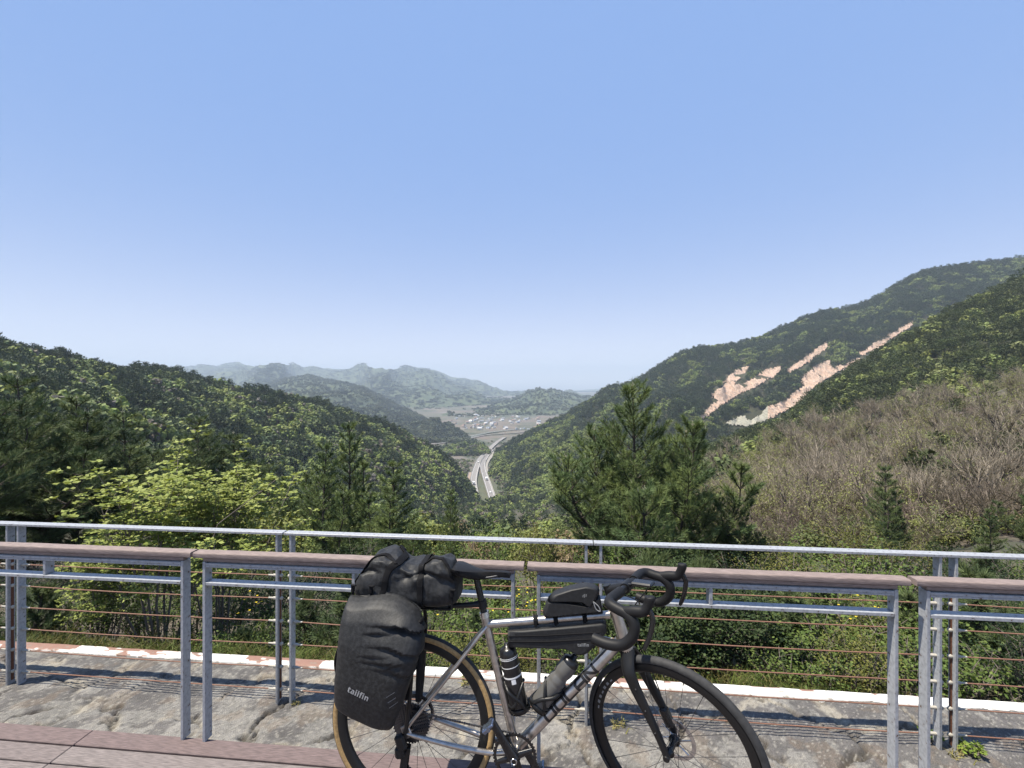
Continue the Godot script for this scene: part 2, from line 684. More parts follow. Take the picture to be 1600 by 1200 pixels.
func make_fences() -> void:
	make_railing(-3.31, -1.817, "timber-topped steel railing at the photo's left edge, cut off by the frame")
	make_railing(-1.703, -0.209, "timber-topped steel railing behind the saddle and the black bags")
	make_railing(-0.0925, 1.397, "timber-topped steel railing behind the handlebar and front wheel")
	make_railing(1.52, 3.01, "timber-topped steel railing at the photo's right edge, beyond the front wheel")
	make_cable_fence(-5.69, -3.802, "sliver of grey cable fence at the extreme left edge of the photo")
	make_cable_fence(-3.717, -1.828, "grey cable fence panel in front of the bright yellow-green shrub")
	make_cable_fence(-1.734, 0.1625, "grey cable fence panel behind the bicycle's rear wheel and bags")
	make_cable_fence(0.2509, 2.148, "grey cable fence panel behind the bicycle's front wheel and handlebar")
	make_cable_fence(2.2315, 4.12, "grey cable fence panel at the right edge beside the small weed")


# ---------------------------------------------------------------- bicycle
const BIKE_YAW := -0.118
const BIKE_LEAN := -0.08
const STEER := -0.537
const RAD := 0.345

func bike_frame() -> Transform3D:
	return Transform3D(Basis(Vector3.UP, BIKE_YAW) * Basis(Vector3.RIGHT, BIKE_LEAN), Vector3(-0.408, RAD * cos(BIKE_LEAN), -1.946))


func swept(keys: Array, n := 8) -> Array:
	# smooth curve through points
	var c := Curve3D.new()
	for i in keys.size():
		var p: Vector3 = keys[i]
		var a: Vector3 = keys[maxi(i - 1, 0)]
		var b: Vector3 = keys[mini(i + 1, keys.size() - 1)]
		var tan := (b - a) / 6.0
		c.add_point(p, -tan, tan)
	var out := []
	for i in keys.size() - 1:
		for k in n:
			out.append(c.sample(i, float(k) / n))
	out.append(keys[-1])
	return out


func wheel(bike: Node3D, called: String, t: Transform3D, tan_walls: bool, rear: bool) -> void:
	var w := hold(bike, called, t)
	var turn := Transform3D(Basis(Vector3.RIGHT, PI / 2), Vector3())   # lathe axis y -> z
	var rt := 0.0158
	var rc := RAD - rt
	var tread := Shape.new()
	var prof := []
	var a0 := -0.9 if tan_walls else -1.95
	for k in 13:
		var a := lerpf(a0, -a0, k / 12.0)
		prof.append(Vector2(rc + cos(a) * (rt + 0.0006), sin(a) * (rt + 0.0006)))
	tread.lathe(prof, turn, 96, false)
	part(w, "tyre", tread.mesh(), M.rubber)
	if tan_walls:
		for s in [-1.0, 1.0]:
			var wall := Shape.new()
			var pr := []
			for k in 7:
				var a: float = s * lerpf(0.86, 2.25, k / 6.0)
				pr.append(Vector2(rc + cos(a) * rt, sin(a) * rt))
			wall.lathe(pr, turn, 96, false)
			part(w, "sidewall", wall.mesh(), M.tan)
	var rim := Shape.new()
	var low := 0.283
	rim.lathe([Vector2(0.319, -0.0125), Vector2(0.3135, -0.0135), Vector2(0.300, -0.0135), Vector2(0.289, -0.010), Vector2(low, -0.004), Vector2(low, 0.004), Vector2(0.289, 0.010), Vector2(0.300, 0.0135), Vector2(0.3135, 0.0135), Vector2(0.319, 0.0125)], turn, 96, false)
	var rim_part := part(w, "rim", rim.mesh(), M.carbon)
	var hub := Shape.new()
	hub.lathe([Vector2(0.006, -0.056), Vector2(0.010, -0.055), Vector2(0.012, -0.044), Vector2(0.022, -0.036), Vector2(0.022, -0.032), Vector2(0.013, -0.026), Vector2(0.012, 0.024), Vector2(0.020, 0.028), Vector2(0.020, 0.032), Vector2(0.012, 0.036), Vector2(0.010, 0.055), Vector2(0.006, 0.056)], turn, 20)
	part(w, "hub", hub.mesh(), M.gloss)
	for k in 24:
		var s := 1.0 if k % 2 else -1.0
		var a := TAU * (k + 0.3) / 24.0
		var b := a + (0.75 if (k / 2) % 2 else -0.75)
		var sp := Shape.new()
		sp.tube([Vector3(cos(b) * 0.021, sin(b) * 0.021, s * 0.031), Vector3(cos(a) * 0.285, sin(a) * 0.285, s * 0.002)], 0.0010, 5)
		sp.tube([Vector3(cos(a) * 0.272, sin(a) * 0.272, s * 0.0035), Vector3(cos(a) * 0.284, sin(a) * 0.284, s * 0.002)], 0.0019, 6)
		part(w, "spoke", sp.mesh(), M.darkmetal)
	# disc rotor on the far side
	var rotor := Shape.new()
	var zz := -0.043
	rotor.lathe([Vector2(0.064, zz - 0.001), Vector2(0.080, zz - 0.001), Vector2(0.080, zz + 0.001), Vector2(0.064, zz + 0.001), Vector2(0.064, zz - 0.001)], turn, 60, false)
	for k in 6:
		var a := TAU * k / 6.0
		rotor.tube([Vector3(cos(a) * 0.018, sin(a) * 0.018, zz), Vector3(cos(a + 0.35) * 0.066, sin(a + 0.35) * 0.066, zz)], 0.0032, 6)
	rotor.lathe([Vector2(0.012, zz - 0.0015), Vector2(0.022, zz - 0.0015), Vector2(0.022, zz + 0.0015), Vector2(0.012, zz + 0.0015), Vector2(0.012, zz - 0.0015)], turn, 24, false)
	part(w, "brake_rotor", rotor.mesh(), M.alloy)
	if rear:
		for k in 10:
			var cog := Shape.new()
			toothed(cog, lerpf(0.024, 0.079, k / 9.0), int(lerpf(12, 38, k / 9.0)), 0.0015, 0.052 - k * 0.0036, 0.72)
			part(w, "cog", cog.mesh(), M.darkmetal)
	else:
		# worn print on the rim, at the rear upper side
		var pr := Shape.new()
		for k in 7:
			var a := 2.45 + k * 0.085
			var h := 0.010 if k % 3 else 0.006
			for q in [[0.0, 0.030], [0.032, 0.045]]:
				var p0 := Vector3(cos(a + q[0]) * 0.294, sin(a + q[0]) * 0.294, 0.0142)
				var p1 := Vector3(cos(a + q[1]) * 0.294, sin(a + q[1]) * 0.294, 0.0142)
				var o1 := Vector3(cos(a + q[0] + 0.014), sin(a + q[0] + 0.014), 0) * h
				var o2 := Vector3(cos(a + q[1] + 0.014), sin(a + q[1] + 0.014), 0) * h
				pr.poly_out([p0, p1, p1 + o2, p0 + o1], Vector3.BACK)
		part(w, "rim_print", pr.mesh(), M.grey_print)


func toothed(s: Shape, r: float, teeth: int, half: float, z: float, hole: float) -> void:
	var outer := []
	var inner := []
	for k in teeth * 4:
		var a := TAU * k / (teeth * 4)
		var rr := r if (k % 4) < 2 else r - 0.0045
		outer.append(Vector2(cos(a) * rr, sin(a) * rr))
		inner.append(Vector2(cos(a) * r * hole, sin(a) * r * hole))
	var m := outer.size()
	for k in m:
		var n := (k + 1) % m
		var o1: Vector2 = outer[k]
		var o2: Vector2 = outer[n]
		var i1: Vector2 = inner[k]
		var i2: Vector2 = inner[n]
		for sz in [-1.0, 1.0]:
			s.poly_out([Vector3(o1.x, o1.y, z + sz * half), Vector3(o2.x, o2.y, z + sz * half), Vector3(i2.x, i2.y, z + sz * half), Vector3(i1.x, i1.y, z + sz * half)], Vector3(0, 0, sz))
		s.poly_out([Vector3(o1.x, o1.y, z - half), Vector3(o2.x, o2.y, z - half), Vector3(o2.x, o2.y, z + half), Vector3(o1.x, o1.y, z + half)], Vector3(o1.x, o1.y, 0))


func on_tube(p0: Vector3, d: Vector3, n: Vector3, r: float, along: float, arc: float) -> Vector3:
	var a := arc / r
	return p0 + d * along + (Vector3.BACK * cos(a) + n * sin(a)) * r


func tube_letters(s: Shape, text: Array, p0: Vector3, d: Vector3, n: Vector3, r: float, start: float, pitch: float, w: float, h: float, sw: float) -> void:
	for k in text.size():
		for line in text[k]:
			for q in line.size() - 1:
				var a: Vector2 = line[q] * Vector2(w, h)
				var b: Vector2 = line[q + 1] * Vector2(w, h)
				var e := (b - a).normalized() * sw * 0.5
				var side := Vector2(-e.y, e.x)
				a -= e * 0.98
				b += e * 0.98
				var steps := 6
				for i in steps:
					var c0 := a.lerp(b, float(i) / steps)
					var c1 := a.lerp(b, float(i + 1) / steps)
					for sd in [[-1.0, 0.0], [0.0, 1.0]]:
						var pts := []
						for c in [c0 + side * sd[0], c1 + side * sd[0], c1 + side * sd[1], c0 + side * sd[1]]:
							pts.append(on_tube(p0, d, n, r, start + k * pitch + c.x, c.y - h * 0.5 + 0.005))
						s.poly_out(pts, pts[0] - (p0 + d * start))


func words(text: String, size: float, depth := 0.0006) -> TextMesh:
	var t := TextMesh.new()
	var f := SystemFont.new()
	f.font_names = PackedStringArray(["Droid Sans"])
	f.font_weight = 700
	t.font = f
	t.text = text
	t.font_size = 48
	t.pixel_size = size / 48.0
	t.depth = depth
	t.curve_step = 1.5
	return t


func make_bike() -> void:
	var bike := thing("touring_bicycle", "titanium drop-bar bicycle with black fork leaning against the railing", "bicycle", bike_frame())
	var bb := Vector3(0.428, -0.072, 0)
	var ha := deg_to_rad(71.5)
	var sa := Vector3(-cos(ha), sin(ha), 0)
	var nn := Vector3(sin(ha), cos(ha), 0)
	var a0 := Vector3(1.031, 0, 0) - 0.048 * nn
	var S := Basis(sa, STEER)
	var st := Transform3D(S, a0 - S * a0)      # turns steered parts about the steering axis
	# --- frame
	var fr := Shape.new()
	fr.tube([bb, Vector3(0.291, 0.440, 0)], [0.0165, 0.0165], 18)
	fr.tube([Vector3(0.303, 0.396, 0), Vector3(0.800, 0.463, 0)], 0.0160, 18)
	fr.tube([bb, Vector3(0.838, 0.362, 0)], [0.022, 0.023], 24)
	fr.tube([a0 + sa * 0.365, a0 + sa * 0.375, a0 + sa * 0.40, a0 + sa * 0.50, a0 + sa * 0.535, a0 + sa * 0.538], [0.0255, 0.027, 0.0255, 0.0225, 0.0235, 0.0225], 20)
	for s in [-1.0, 1.0]:
		fr.tube(swept([Vector3(0.305, 0.392, s * 0.010), Vector3(0.27, 0.35, s * 0.026), Vector3(0.14, 0.185, s * 0.054), Vector3(-0.002, 0.008, s * 0.066)], 5), 0.0078, 12)
		fr.tube(swept([Vector3(0.395, -0.073, s * 0.028), Vector3(0.32, -0.072, s * 0.040), Vector3(0.18, -0.048, s * 0.058), Vector3(0.0, -0.012, s * 0.068)], 5), [0.0115, 0.0115, 0.0115, 0.0115, 0.0112, 0.011, 0.011, 0.0105, 0.0105, 0.010, 0.010, 0.0095, 0.009, 0.009, 0.0085, 0.008], 12)
		fr.box(Transform3D(Basis(Vector3.BACK, 0.5), Vector3(-0.002, -0.004, s * 0.068)), Vector3(0.034, 0.05, 0.008), 0.003)
	fr.lathe([Vector2(0.022, -0.036), Vector2(0.0235, -0.034), Vector2(0.0235, 0.034), Vector2(0.022, 0.036)], Transform3D(Basis(Vector3.RIGHT, PI / 2), bb), 24)
	part(bike, "frame", fr.mesh(), M.titanium)
	var cl := Shape.new()
	cl.tube([Vector3(0.2965, 0.424, 0), Vector3(0.2905, 0.446, 0)], 0.0195, 18)
	cl.bar(0.283, 0.436, 0, 0.018, 0.016, 0.016, 0.003)
	part(bike, "seat_clamp", cl.mesh(), M.alloy)
	# --- lettering on the down tube
	var L := []
	L.append([[Vector2(0, 0), Vector2(0, 1)], [Vector2(0, 1), Vector2(0.72, 1), Vector2(0.93, 0.82), Vector2(0.93, 0.18), Vector2(0.72, 0), Vector2(0, 0)]])
	L.append([[Vector2(0.22, 0), Vector2(0.02, 0.2), Vector2(0.02, 0.8), Vector2(0.22, 1), Vector2(0.73, 1), Vector2(0.93, 0.8), Vector2(0.93, 0.2), Vector2(0.73, 0), Vector2(0.22, 0)]])
	L.append([[Vector2(0, 1), Vector2(0, 0), Vector2(0.93, 0)]])
	L.append([[Vector2(0, 0), Vector2(0, 0.7), Vector2(0.25, 1), Vector2(0.93, 1), Vector2(0.93, 0)], [Vector2(0, 0.4), Vector2(0.93, 0.4)]])
	L.append([[Vector2(0, 0), Vector2(0, 1), Vector2(0.93, 0), Vector2(0.93, 1)]])
	var dt := (Vector3(0.838, 0.362, 0) - bb).normalized()
	var dn := Vector3(-dt.y, dt.x, 0)
	var le := Shape.new()
	tube_letters(le, L, bb, dt, dn, 0.0234, 0.180, 0.0575, 0.0465, 0.042, 0.0112)
	part(bike, "frame_lettering", le.mesh(), M.black_print)
	# --- fork
	var fk := Shape.new()
	var crown := a0 + sa * 0.362
	for s in [-1.0, 1.0]:
		var blade := []
		for k in 25:
			var u := k / 24.0
			var along := lerpf(0.372, 0.0, u)
			var c := a0 + sa * along + nn * (0.048 * smoothstep(0.1, 1.0, u)) + Vector3(0, 0, s * lerpf(0.0, 0.046, smoothstep(-0.05, 0.2, u)) + s * 0.011 * u)
			var wide := lerpf(0.033, 0.0125, pow(u, 0.7))
			var thick := lerpf(0.017, 0.010, u)
			var ring := PackedVector3Array()
			for i in 18:
				var an := TAU * i / 18
				ring.append(c + nn * cos(an) * wide + Vector3(0, 0, sin(an) * thick))
			blade.append(ring)
		fk.loft(blade)
		fk.lathe([Vector2(0.010, -0.008), Vector2(0.0125, -0.006), Vector2(0.0125, 0.006), Vector2(0.010, 0.008)], Transform3D(Basis(Vector3.RIGHT, PI / 2), Vector3(1.031, 0, s * 0.060)), 18)
	fk.tube([a0 + sa * 0.340, a0 + sa * 0.372], [0.024, 0.0265], 18)
	var fork := part(bike, "fork", fk.mesh(), M.carbon)
	fork.transform = st
	for q in [0.30, 0.52, 0.74]:
		var bs := Shape.new()
		var p := crown.lerp(Vector3(1.031, 0, 0), q)
		bs.lathe([Vector2(0.0028, -0.002), Vector2(0.0028, 0.001), Vector2(0.0015, 0.002)], Transform3D(Basis(Vector3.RIGHT, PI / 2), p + Vector3(0.004, 0, lerpf(0.0655, 0.0665, q))), 10)
		part(fork, "mount_bolt", bs.mesh(), M.darkmetal)
	var cal := Shape.new()
	cal.box(Transform3D(Basis(Vector3.BACK, 0.45), Vector3(1.000, 0.075, -0.048)), Vector3(0.036, 0.075, 0.034), 0.008)
	cal.tube(swept([Vector3(0.99, 0.11, -0.05), Vector3(0.955, 0.2, -0.06), Vector3(0.90, 0.33, -0.045), Vector3(0.86, 0.43, -0.02)], 5), 0.0025, 7)
	var caliper := part(bike, "brake_caliper", cal.mesh(), M.gloss)
	caliper.transform = st
	# --- wheels
	wheel(bike, "rear_wheel", Transform3D(), true, true)
	wheel(bike, "front_wheel", st * Transform3D(Basis(), Vector3(1.031, 0, 0)), false, false)
	# --- seatpost and saddle
	var sp := Shape.new()
	sp.tube([Vector3(0.2935, 0.43, 0), Vector3(0.2655, 0.545, 0)], 0.0138, 16)
	sp.tube([Vector3(0.2655, 0.545, 0), Vector3(0.258, 0.575, 0), Vector3(0.252, 0.592, 0)], [0.0138, 0.013, 0.017], 14)
	sp.bar(0.252, 0.594, 0, 0.045, 0.016, 0.045, 0.005)
	part(bike, "seatpost", sp.mesh(), M.gloss)
	var sd := Shape.new()
	var rings := []
	for k in 15:
		var u := k / 14.0
		var x := lerpf(0.149, 0.398, u)
		var hw := 0.071 * (1.0 - smoothstep(0.10, 0.72, u)) + 0.019
		hw *= smoothstep(-0.12, 0.12, u) * (1.0 - 0.45 * smoothstep(0.93, 1.0, u))
		var top := lerpf(0.636, 0.612, smoothstep(0.0, 0.6, u)) - 0.004 * smoothstep(0.9, 1.0, u) - 0.012 * (1.0 - smoothstep(0.0, 0.08, u))
		var drop := lerpf(0.026, 0.024, u) + 0.012 * smoothstep(0.1, 0.4, u) * (1.0 - smoothstep(0.5, 0.9, u))
		var ring := PackedVector3Array()
		for i in 20:
			var a := TAU * i / 20
			var cz := signf(cos(a)) * pow(absf(cos(a)), 0.7)
			var sy := sin(a)
			var y := top - (0.010 * cz * cz * smoothstep(0.0, 0.5, 1.0 - u)) if sy > 0 else top - drop * (0.25 + 0.75 * pow(absf(cz), 1.5)) * minf(1.0, -sy * 2.0)
			if sy > 0:
				y -= (1.0 - pow(sy, 0.5)) * drop * 0.7
			ring.append(Vector3(x, y, cz * hw))
		rings.append(ring)
	sd.loft(rings)
	var saddle := part(bike, "saddle", sd.mesh(), M.saddle)
	var sr := Shape.new()
	for s in [-1.0, 1.0]:
		sr.tube(swept([Vector3(0.175, 0.607, s * 0.03), Vector3(0.21, 0.587, s * 0.022), Vector3(0.30, 0.589, s * 0.022), Vector3(0.365, 0.600, s * 0.012)], 4), 0.0036, 8)
	part(saddle, "saddle_rail", sr.mesh(), M.darkmetal)
	# --- cockpit
	var stem := Shape.new()
	stem.tube([a0 + sa * 0.538, a0 + sa * 0.625], 0.0165, 18)
	var clamp := a0 + sa * 0.612 + Vector3(0.084, 0.030, 0)
	stem.tube([a0 + sa * 0.605, clamp], [0.0175, 0.0165], 14)
	stem.tube([clamp + Vector3(0, 0, -0.024), clamp + Vector3(0, 0, 0.024)], 0.0205, 16)
	part(bike, "stem", stem.mesh(), M.carbon).transform = st
	var bar_turn := Basis(Vector3.RIGHT, -0.10)
	var ct := st * Transform3D(bar_turn, clamp - bar_turn * clamp)
	var hb := Shape.new()
	hb.tube([clamp + Vector3(0, 0, -0.07), clamp + Vector3(0, 0, 0.07)], 0.0135, 14)
	var bars := part(bike, "handlebar", hb.mesh(), M.carbon)
	bars.transform = ct
	for s in [-1.0, 1.0]:
		var tp := Shape.new()
		tp.tube(swept([clamp + Vector3(0, 0, s * 0.065), clamp + Vector3(-0.004, -0.001, s * 0.108), clamp + Vector3(-0.004, -0.002, s * 0.155), clamp + Vector3(0.012, -0.003, s * 0.180), clamp + Vector3(0.045, -0.008, s * 0.187), clamp + Vector3(0.078, -0.014, s * 0.191), clamp + Vector3(0.104, -0.040, s * 0.194), clamp + Vector3(0.100, -0.082, s * 0.199), clamp + Vector3(0.066, -0.118, s * 0.204), clamp + Vector3(0.015, -0.130, s * 0.208), clamp + Vector3(-0.042, -0.127, s * 0.211)], 6), 0.019, 14)
		part(bars, "bar_tape", tp.mesh(), M.tape)
		var lv := hold(bike, "brake_lever", ct)
		var hd := Shape.new()
		hd.tube(swept([clamp + Vector3(0.060, -0.010, s * 0.190), clamp + Vector3(0.100, 0.002, s * 0.191), clamp + Vector3(0.135, 0.012, s * 0.189), clamp + Vector3(0.150, 0.036, s * 0.186), clamp + Vector3(0.156, 0.060, s * 0.185), clamp + Vector3(0.156, 0.068, s * 0.185)], 5), [0.017, 0.0175, 0.018, 0.0185, 0.019, 0.019, 0.019, 0.019, 0.0188, 0.0185, 0.018, 0.0175, 0.017, 0.0168, 0.0166, 0.0166, 0.017, 0.0175, 0.018, 0.018, 0.0178, 0.0172, 0.0162, 0.014, 0.010, 0.004], 14, true, 0.85)
		part(lv, "hood", hd.mesh(), M.tape)
		var bl := Shape.new()
		bl.tube(swept([clamp + Vector3(0.152, 0.028, s * 0.188), clamp + Vector3(0.168, -0.005, s * 0.192), clamp + Vector3(0.160, -0.060, s * 0.197), clamp + Vector3(0.142, -0.112, s * 0.203)], 6), [0.009, 0.0095, 0.010, 0.010, 0.010, 0.010, 0.010, 0.0098, 0.0096, 0.0094, 0.0092, 0.009, 0.009, 0.0088, 0.0086, 0.0084, 0.008, 0.007, 0.004], 10, true, 0.55)
		part(lv, "lever_blade", bl.mesh(), M.gloss)
	var mt := Shape.new()
	mt.box(Transform3D(Basis(Vector3.BACK, 0.12), clamp + Vector3(0.062, 0.026, 0)), Vector3(0.082, 0.014, 0.048), 0.005)
	mt.tube([clamp + Vector3(0.01, 0.012, 0.012), clamp + Vector3(0.05, 0.018, 0.01)], 0.006, 8)
	part(bike, "bike_computer", mt.mesh(), M.gloss).transform = ct
	var hose := Shape.new()
	for s in [-1.0, 1.0]:
		var h0: Vector3 = st * (clamp + Vector3(0.0, -0.008, s * 0.055))
		hose.tube(swept([h0, h0 + Vector3(0.06, -0.02, s * 0.01), Vector3(0.90, 0.49, s * 0.03), Vector3(0.872, 0.41, s * 0.030), Vector3(0.835, 0.36, s * 0.024)], 6), 0.0026, 7)
	part(bike, "brake_hose", hose.mesh(), M.gloss)
	# --- drivetrain
	var cs := hold(bike, "crankset", Transform3D(Basis(), bb))
	var ring := Shape.new()
	toothed(ring, 0.0865, 42, 0.002, 0.046, 0.84)
	part(cs, "chainring", ring.mesh(), M.gloss)
	var spider := Shape.new()
	for k in 4:
		var a := 0.4 + TAU * k / 4
		spider.tube([Vector3(0, 0, 0.050), Vector3(cos(a) * 0.074, sin(a) * 0.074, 0.047)], [0.015, 0.009], 10, true, 0.6)
	spider.lathe([Vector2(0.024, 0.036), Vector2(0.024, 0.052), Vector2(0.02, 0.054)], Transform3D(Basis(Vector3.RIGHT, PI / 2), Vector3()), 22)
	part(cs, "spider", spider.mesh(), M.gloss)
	var dir := Vector3(-0.092, 0.150, 0).normalized()
	for s in [1.0, -1.0]:
		var arm := Shape.new()
		var e: Vector3 = dir * s * 0.172
		arm.tube([Vector3(0, 0, s * 0.068), e * 0.12 + Vector3(0, 0, s * 0.070), e * 0.5 + Vector3(0, 0, s * 0.074), e * 0.94 + Vector3(0, 0, s * 0.080), e * 1.05 + Vector3(0, 0, s * 0.080)], [0.021, 0.020, 0.0155, 0.0145, 0.008], 12, true, 0.55)
		var armp := part(cs, "crank_arm", arm.mesh(), M.gloss)
		var pd := Shape.new()
		pd.tube([e + Vector3(0, 0, s * 0.085), e + Vector3(0, 0, s * 0.145)], 0.0085, 12)
		pd.box(Transform3D(Basis(Vector3.BACK, 0.7), e + Vector3(-0.004, 0, s * 0.120)), Vector3(0.052, 0.012, 0.044), 0.004)
		pd.box(Transform3D(Basis(Vector3.BACK, 0.7), e + Vector3(-0.018, -0.016, s * 0.116)), Vector3(0.014, 0.022, 0.036), 0.004)
		part(cs, "pedal", pd.mesh(), M.pedal)
	var bolt := Shape.new()
	bolt.lathe([Vector2(0.0085, 0.074), Vector2(0.0125, 0.074), Vector2(0.0125, 0.0815), Vector2(0.0085, 0.0815), Vector2(0.0085, 0.074)], Transform3D(Basis(Vector3.RIGHT, PI / 2), Vector3()), 20, false)
	part(cs, "spindle_cap", bolt.mesh(), M.alloy)
	var ch := Shape.new()
	var top0 := Vector3(0.006, 0.058, 0.034)
	var top1 := bb + Vector3(-0.012, 0.084, 0.046)
	var nlink := 42
	for k in nlink:
		var p := top0.lerp(top1, (k + 0.5) / nlink)
		var d := (top1 - top0).normalized()
		ch.box(Transform3D(Basis(Vector3.BACK, atan2(d.y, d.x)), p + Vector3(0, -0.004 * sin(PI * k / nlink), 0)), Vector3(0.0092, 0.0075, 0.0035 if k % 2 else 0.0058), 0.001)
	var low0 := Vector3(-0.01, -0.158, 0.046)
	var low1 := bb + Vector3(0.004, -0.084, 0.046)
	for k in nlink:
		var p := low0.lerp(low1, (k + 0.5) / nlink)
		var d := (low1 - low0).normalized()
		ch.box(Transform3D(Basis(Vector3.BACK, atan2(d.y, d.x)), p), Vector3(0.0092, 0.0075, 0.0035 if k % 2 else 0.0058), 0.001)
	part(bike, "chain", ch.mesh(), M.darkmetal)
	var dr := Shape.new()
	dr.box(Transform3D(Basis(Vector3.BACK, 0.35), Vector3(-0.018, -0.035, 0.086)), Vector3(0.040, 0.062, 0.026), 0.008)
	dr.box(Transform3D(Basis(Vector3.BACK, 0.12), Vector3(-0.022, -0.072, 0.082)), Vector3(0.036, 0.045, 0.034), 0.008)
	dr.box(Transform3D(Basis(Vector3.BACK, -0.12), Vector3(-0.010, -0.120, 0.066)), Vector3(0.030, 0.110, 0.004), 0.002)
	dr.box(Transform3D(Basis(Vector3.BACK, -0.12), Vector3(-0.010, -0.120, 0.040)), Vector3(0.026, 0.110, 0.003), 0.001)
	var der := part(bike, "rear_derailleur", dr.mesh(), M.carbon)
	for p in [Vector3(-0.016, -0.088, 0), Vector3(-0.004, -0.160, 0)]:
		var pu := Shape.new()
		toothed(pu, 0.021, 12, 0.002, 0.050, 0.3)
		part(der, "jockey_wheel", pu.mesh(), M.gloss, p)
	var ax := Shape.new()
	ax.lathe([Vector2(0.007, -0.078), Vector2(0.009, -0.074), Vector2(0.009, 0.074), Vector2(0.007, 0.078)], Transform3D(Basis(Vector3.RIGHT, PI / 2), Vector3()), 16)
	part(bike, "rear_axle", ax.mesh(), M.darkmetal)
	# --- luggage rack: an arch over the wheel, with an arm to the seatpost
	var rk := Shape.new()
	rk.tube(swept([Vector3(-0.002, 0.0, 0.082), Vector3(0.012, 0.12, 0.086), Vector3(0.022, 0.36, 0.078), Vector3(0.012, 0.44, 0.05), Vector3(0.0, 0.458, 0.0), Vector3(0.012, 0.44, -0.05), Vector3(0.022, 0.36, -0.078), Vector3(0.012, 0.12, -0.086), Vector3(-0.002, 0.0, -0.082)], 6), 0.0085, 12)
	rk.bar(-0.02, 0.4585, 0, 0.36, 0.010, 0.075, 0.003)
	rk.tube([Vector3(0.14, 0.460, 0), Vector3(0.235, 0.470, 0), Vector3(0.281, 0.478, 0)], [0.010, 0.011, 0.014], 12)
	rk.tube([Vector3(0.288, 0.462, 0), Vector3(0.282, 0.490, 0)], 0.0185, 16)
	part(bike, "luggage_rack", rk.mesh(), M.carbon)
	# --- bottle cages
	for q in [[Vector3(0.440, 0.078, 0), Vector3(0.386, 0.318, 0)], [Vector3(0.516, 0.095, 0), Vector3(0.659, 0.292, 0)]]:
		var d: Vector3 = (q[1] - q[0]).normalized()
		var side := Vector3(-d.y, d.x, 0)
		if q[0].x > 0.5:
			side = -side
		var cg := Shape.new()
		var rb := 0.0395
		for s in [-1.0, 1.0]:
			cg.tube(swept([q[0] + side * rb * 0.95 + d * 0.11, q[0] + side * 0.02 + Vector3(0, 0, s * rb * 1.0) + d * 0.085, q[0] - side * 0.015 + Vector3(0, 0, s * rb) + d * 0.045, q[0] - side * rb * 0.75 + Vector3(0, 0, s * rb * 0.7) + d * 0.012, q[0] - side * rb + d * -0.002], 5), 0.0078, 8)
			cg.tube(swept([q[0] + side * rb * 0.95 + d * 0.02, q[0] + side * 0.012 + Vector3(0, 0, s * rb) + d * 0.028, q[0] - side * 0.02 + Vector3(0, 0, s * rb * 0.9) + d * 0.075, q[0] - side * rb * 0.95 + Vector3(0, 0, s * rb * 0.3) + d * 0.10], 5), 0.0066, 8)
		cg.tube([q[0] + side * rb + d * 0.0, q[0] + side * rb + d * 0.13], 0.0075, 8)
		cg.lathe([Vector2(0.026, -0.006), Vector2(0.041, -0.006), Vector2(0.042, 0.006), Vector2(0.040, 0.012)], Transform3D(Basis(Quaternion(Vector3.UP, d)), q[0]), 18, false)
		part(bike, "bottle_cage", cg.mesh(), M.carbon)


func bottle(called: String, label: String, foot: Vector3, head: Vector3, body: Array, cap: Array, body_mat: Material, cap_mat: Material, bands: bool) -> void:
	var d := (head - foot).normalized()
	var o := thing(called, label, "bottle", bike_frame() * Transform3D(Basis(Quaternion(Vector3.UP, d)), foot), "water bottles on the bicycle")
	var s := Shape.new()
	s.lathe(body, Transform3D(), 32)
	part(o, "bottle_body", s.mesh(), body_mat)
	var c := Shape.new()
	c.lathe(cap, Transform3D(), 28)
	part(o, "bottle_cap", c.mesh(), cap_mat)
	if bands:
		for q in [[0.128, 0.134], [0.168, 0.171], [0.198, 0.2005], [0.2035, 0.206]]:
			var b := Shape.new()
			b.lathe([Vector2(0.0365, q[0]), Vector2(0.0368, q[0]), Vector2(0.0368, q[1]), Vector2(0.0365, q[1])], Transform3D(), 32, false)
			part(o, "printed_band", b.mesh(), M.print)
		var p := Shape.new()
		for k in 4:
			var a := 1.15 + k * 0.12
			var b2 := a + 0.12
			p.poly_out([Vector3(cos(a) * 0.0368, 0.108, sin(a) * 0.0368), Vector3(cos(b2) * 0.0368, 0.108, sin(b2) * 0.0368), Vector3(cos(b2) * 0.0368, 0.126, sin(b2) * 0.0368), Vector3(cos(a) * 0.0368, 0.126, sin(a) * 0.0368)], Vector3(cos(a), 0, sin(a)))
		part(o, "printed_mark", p.mesh(), M.print)


func curve(keys: Array, x: float) -> float:
	# smooth interpolation in a table of [x, y]
	if x <= keys[0][0]:
		return keys[0][1]
	for k in keys.size() - 1:
		if x <= keys[k + 1][0]:
			var u: float = (x - keys[k][0]) / (keys[k + 1][0] - keys[k][0])
			var m0: float = keys[maxi(k - 1, 0)][1]
			var m3: float = keys[mini(k + 2, keys.size() - 1)][1]
			return cubic_interpolate(keys[k][1], keys[k + 1][1], m0, m3, u)
	return keys[-1][1]


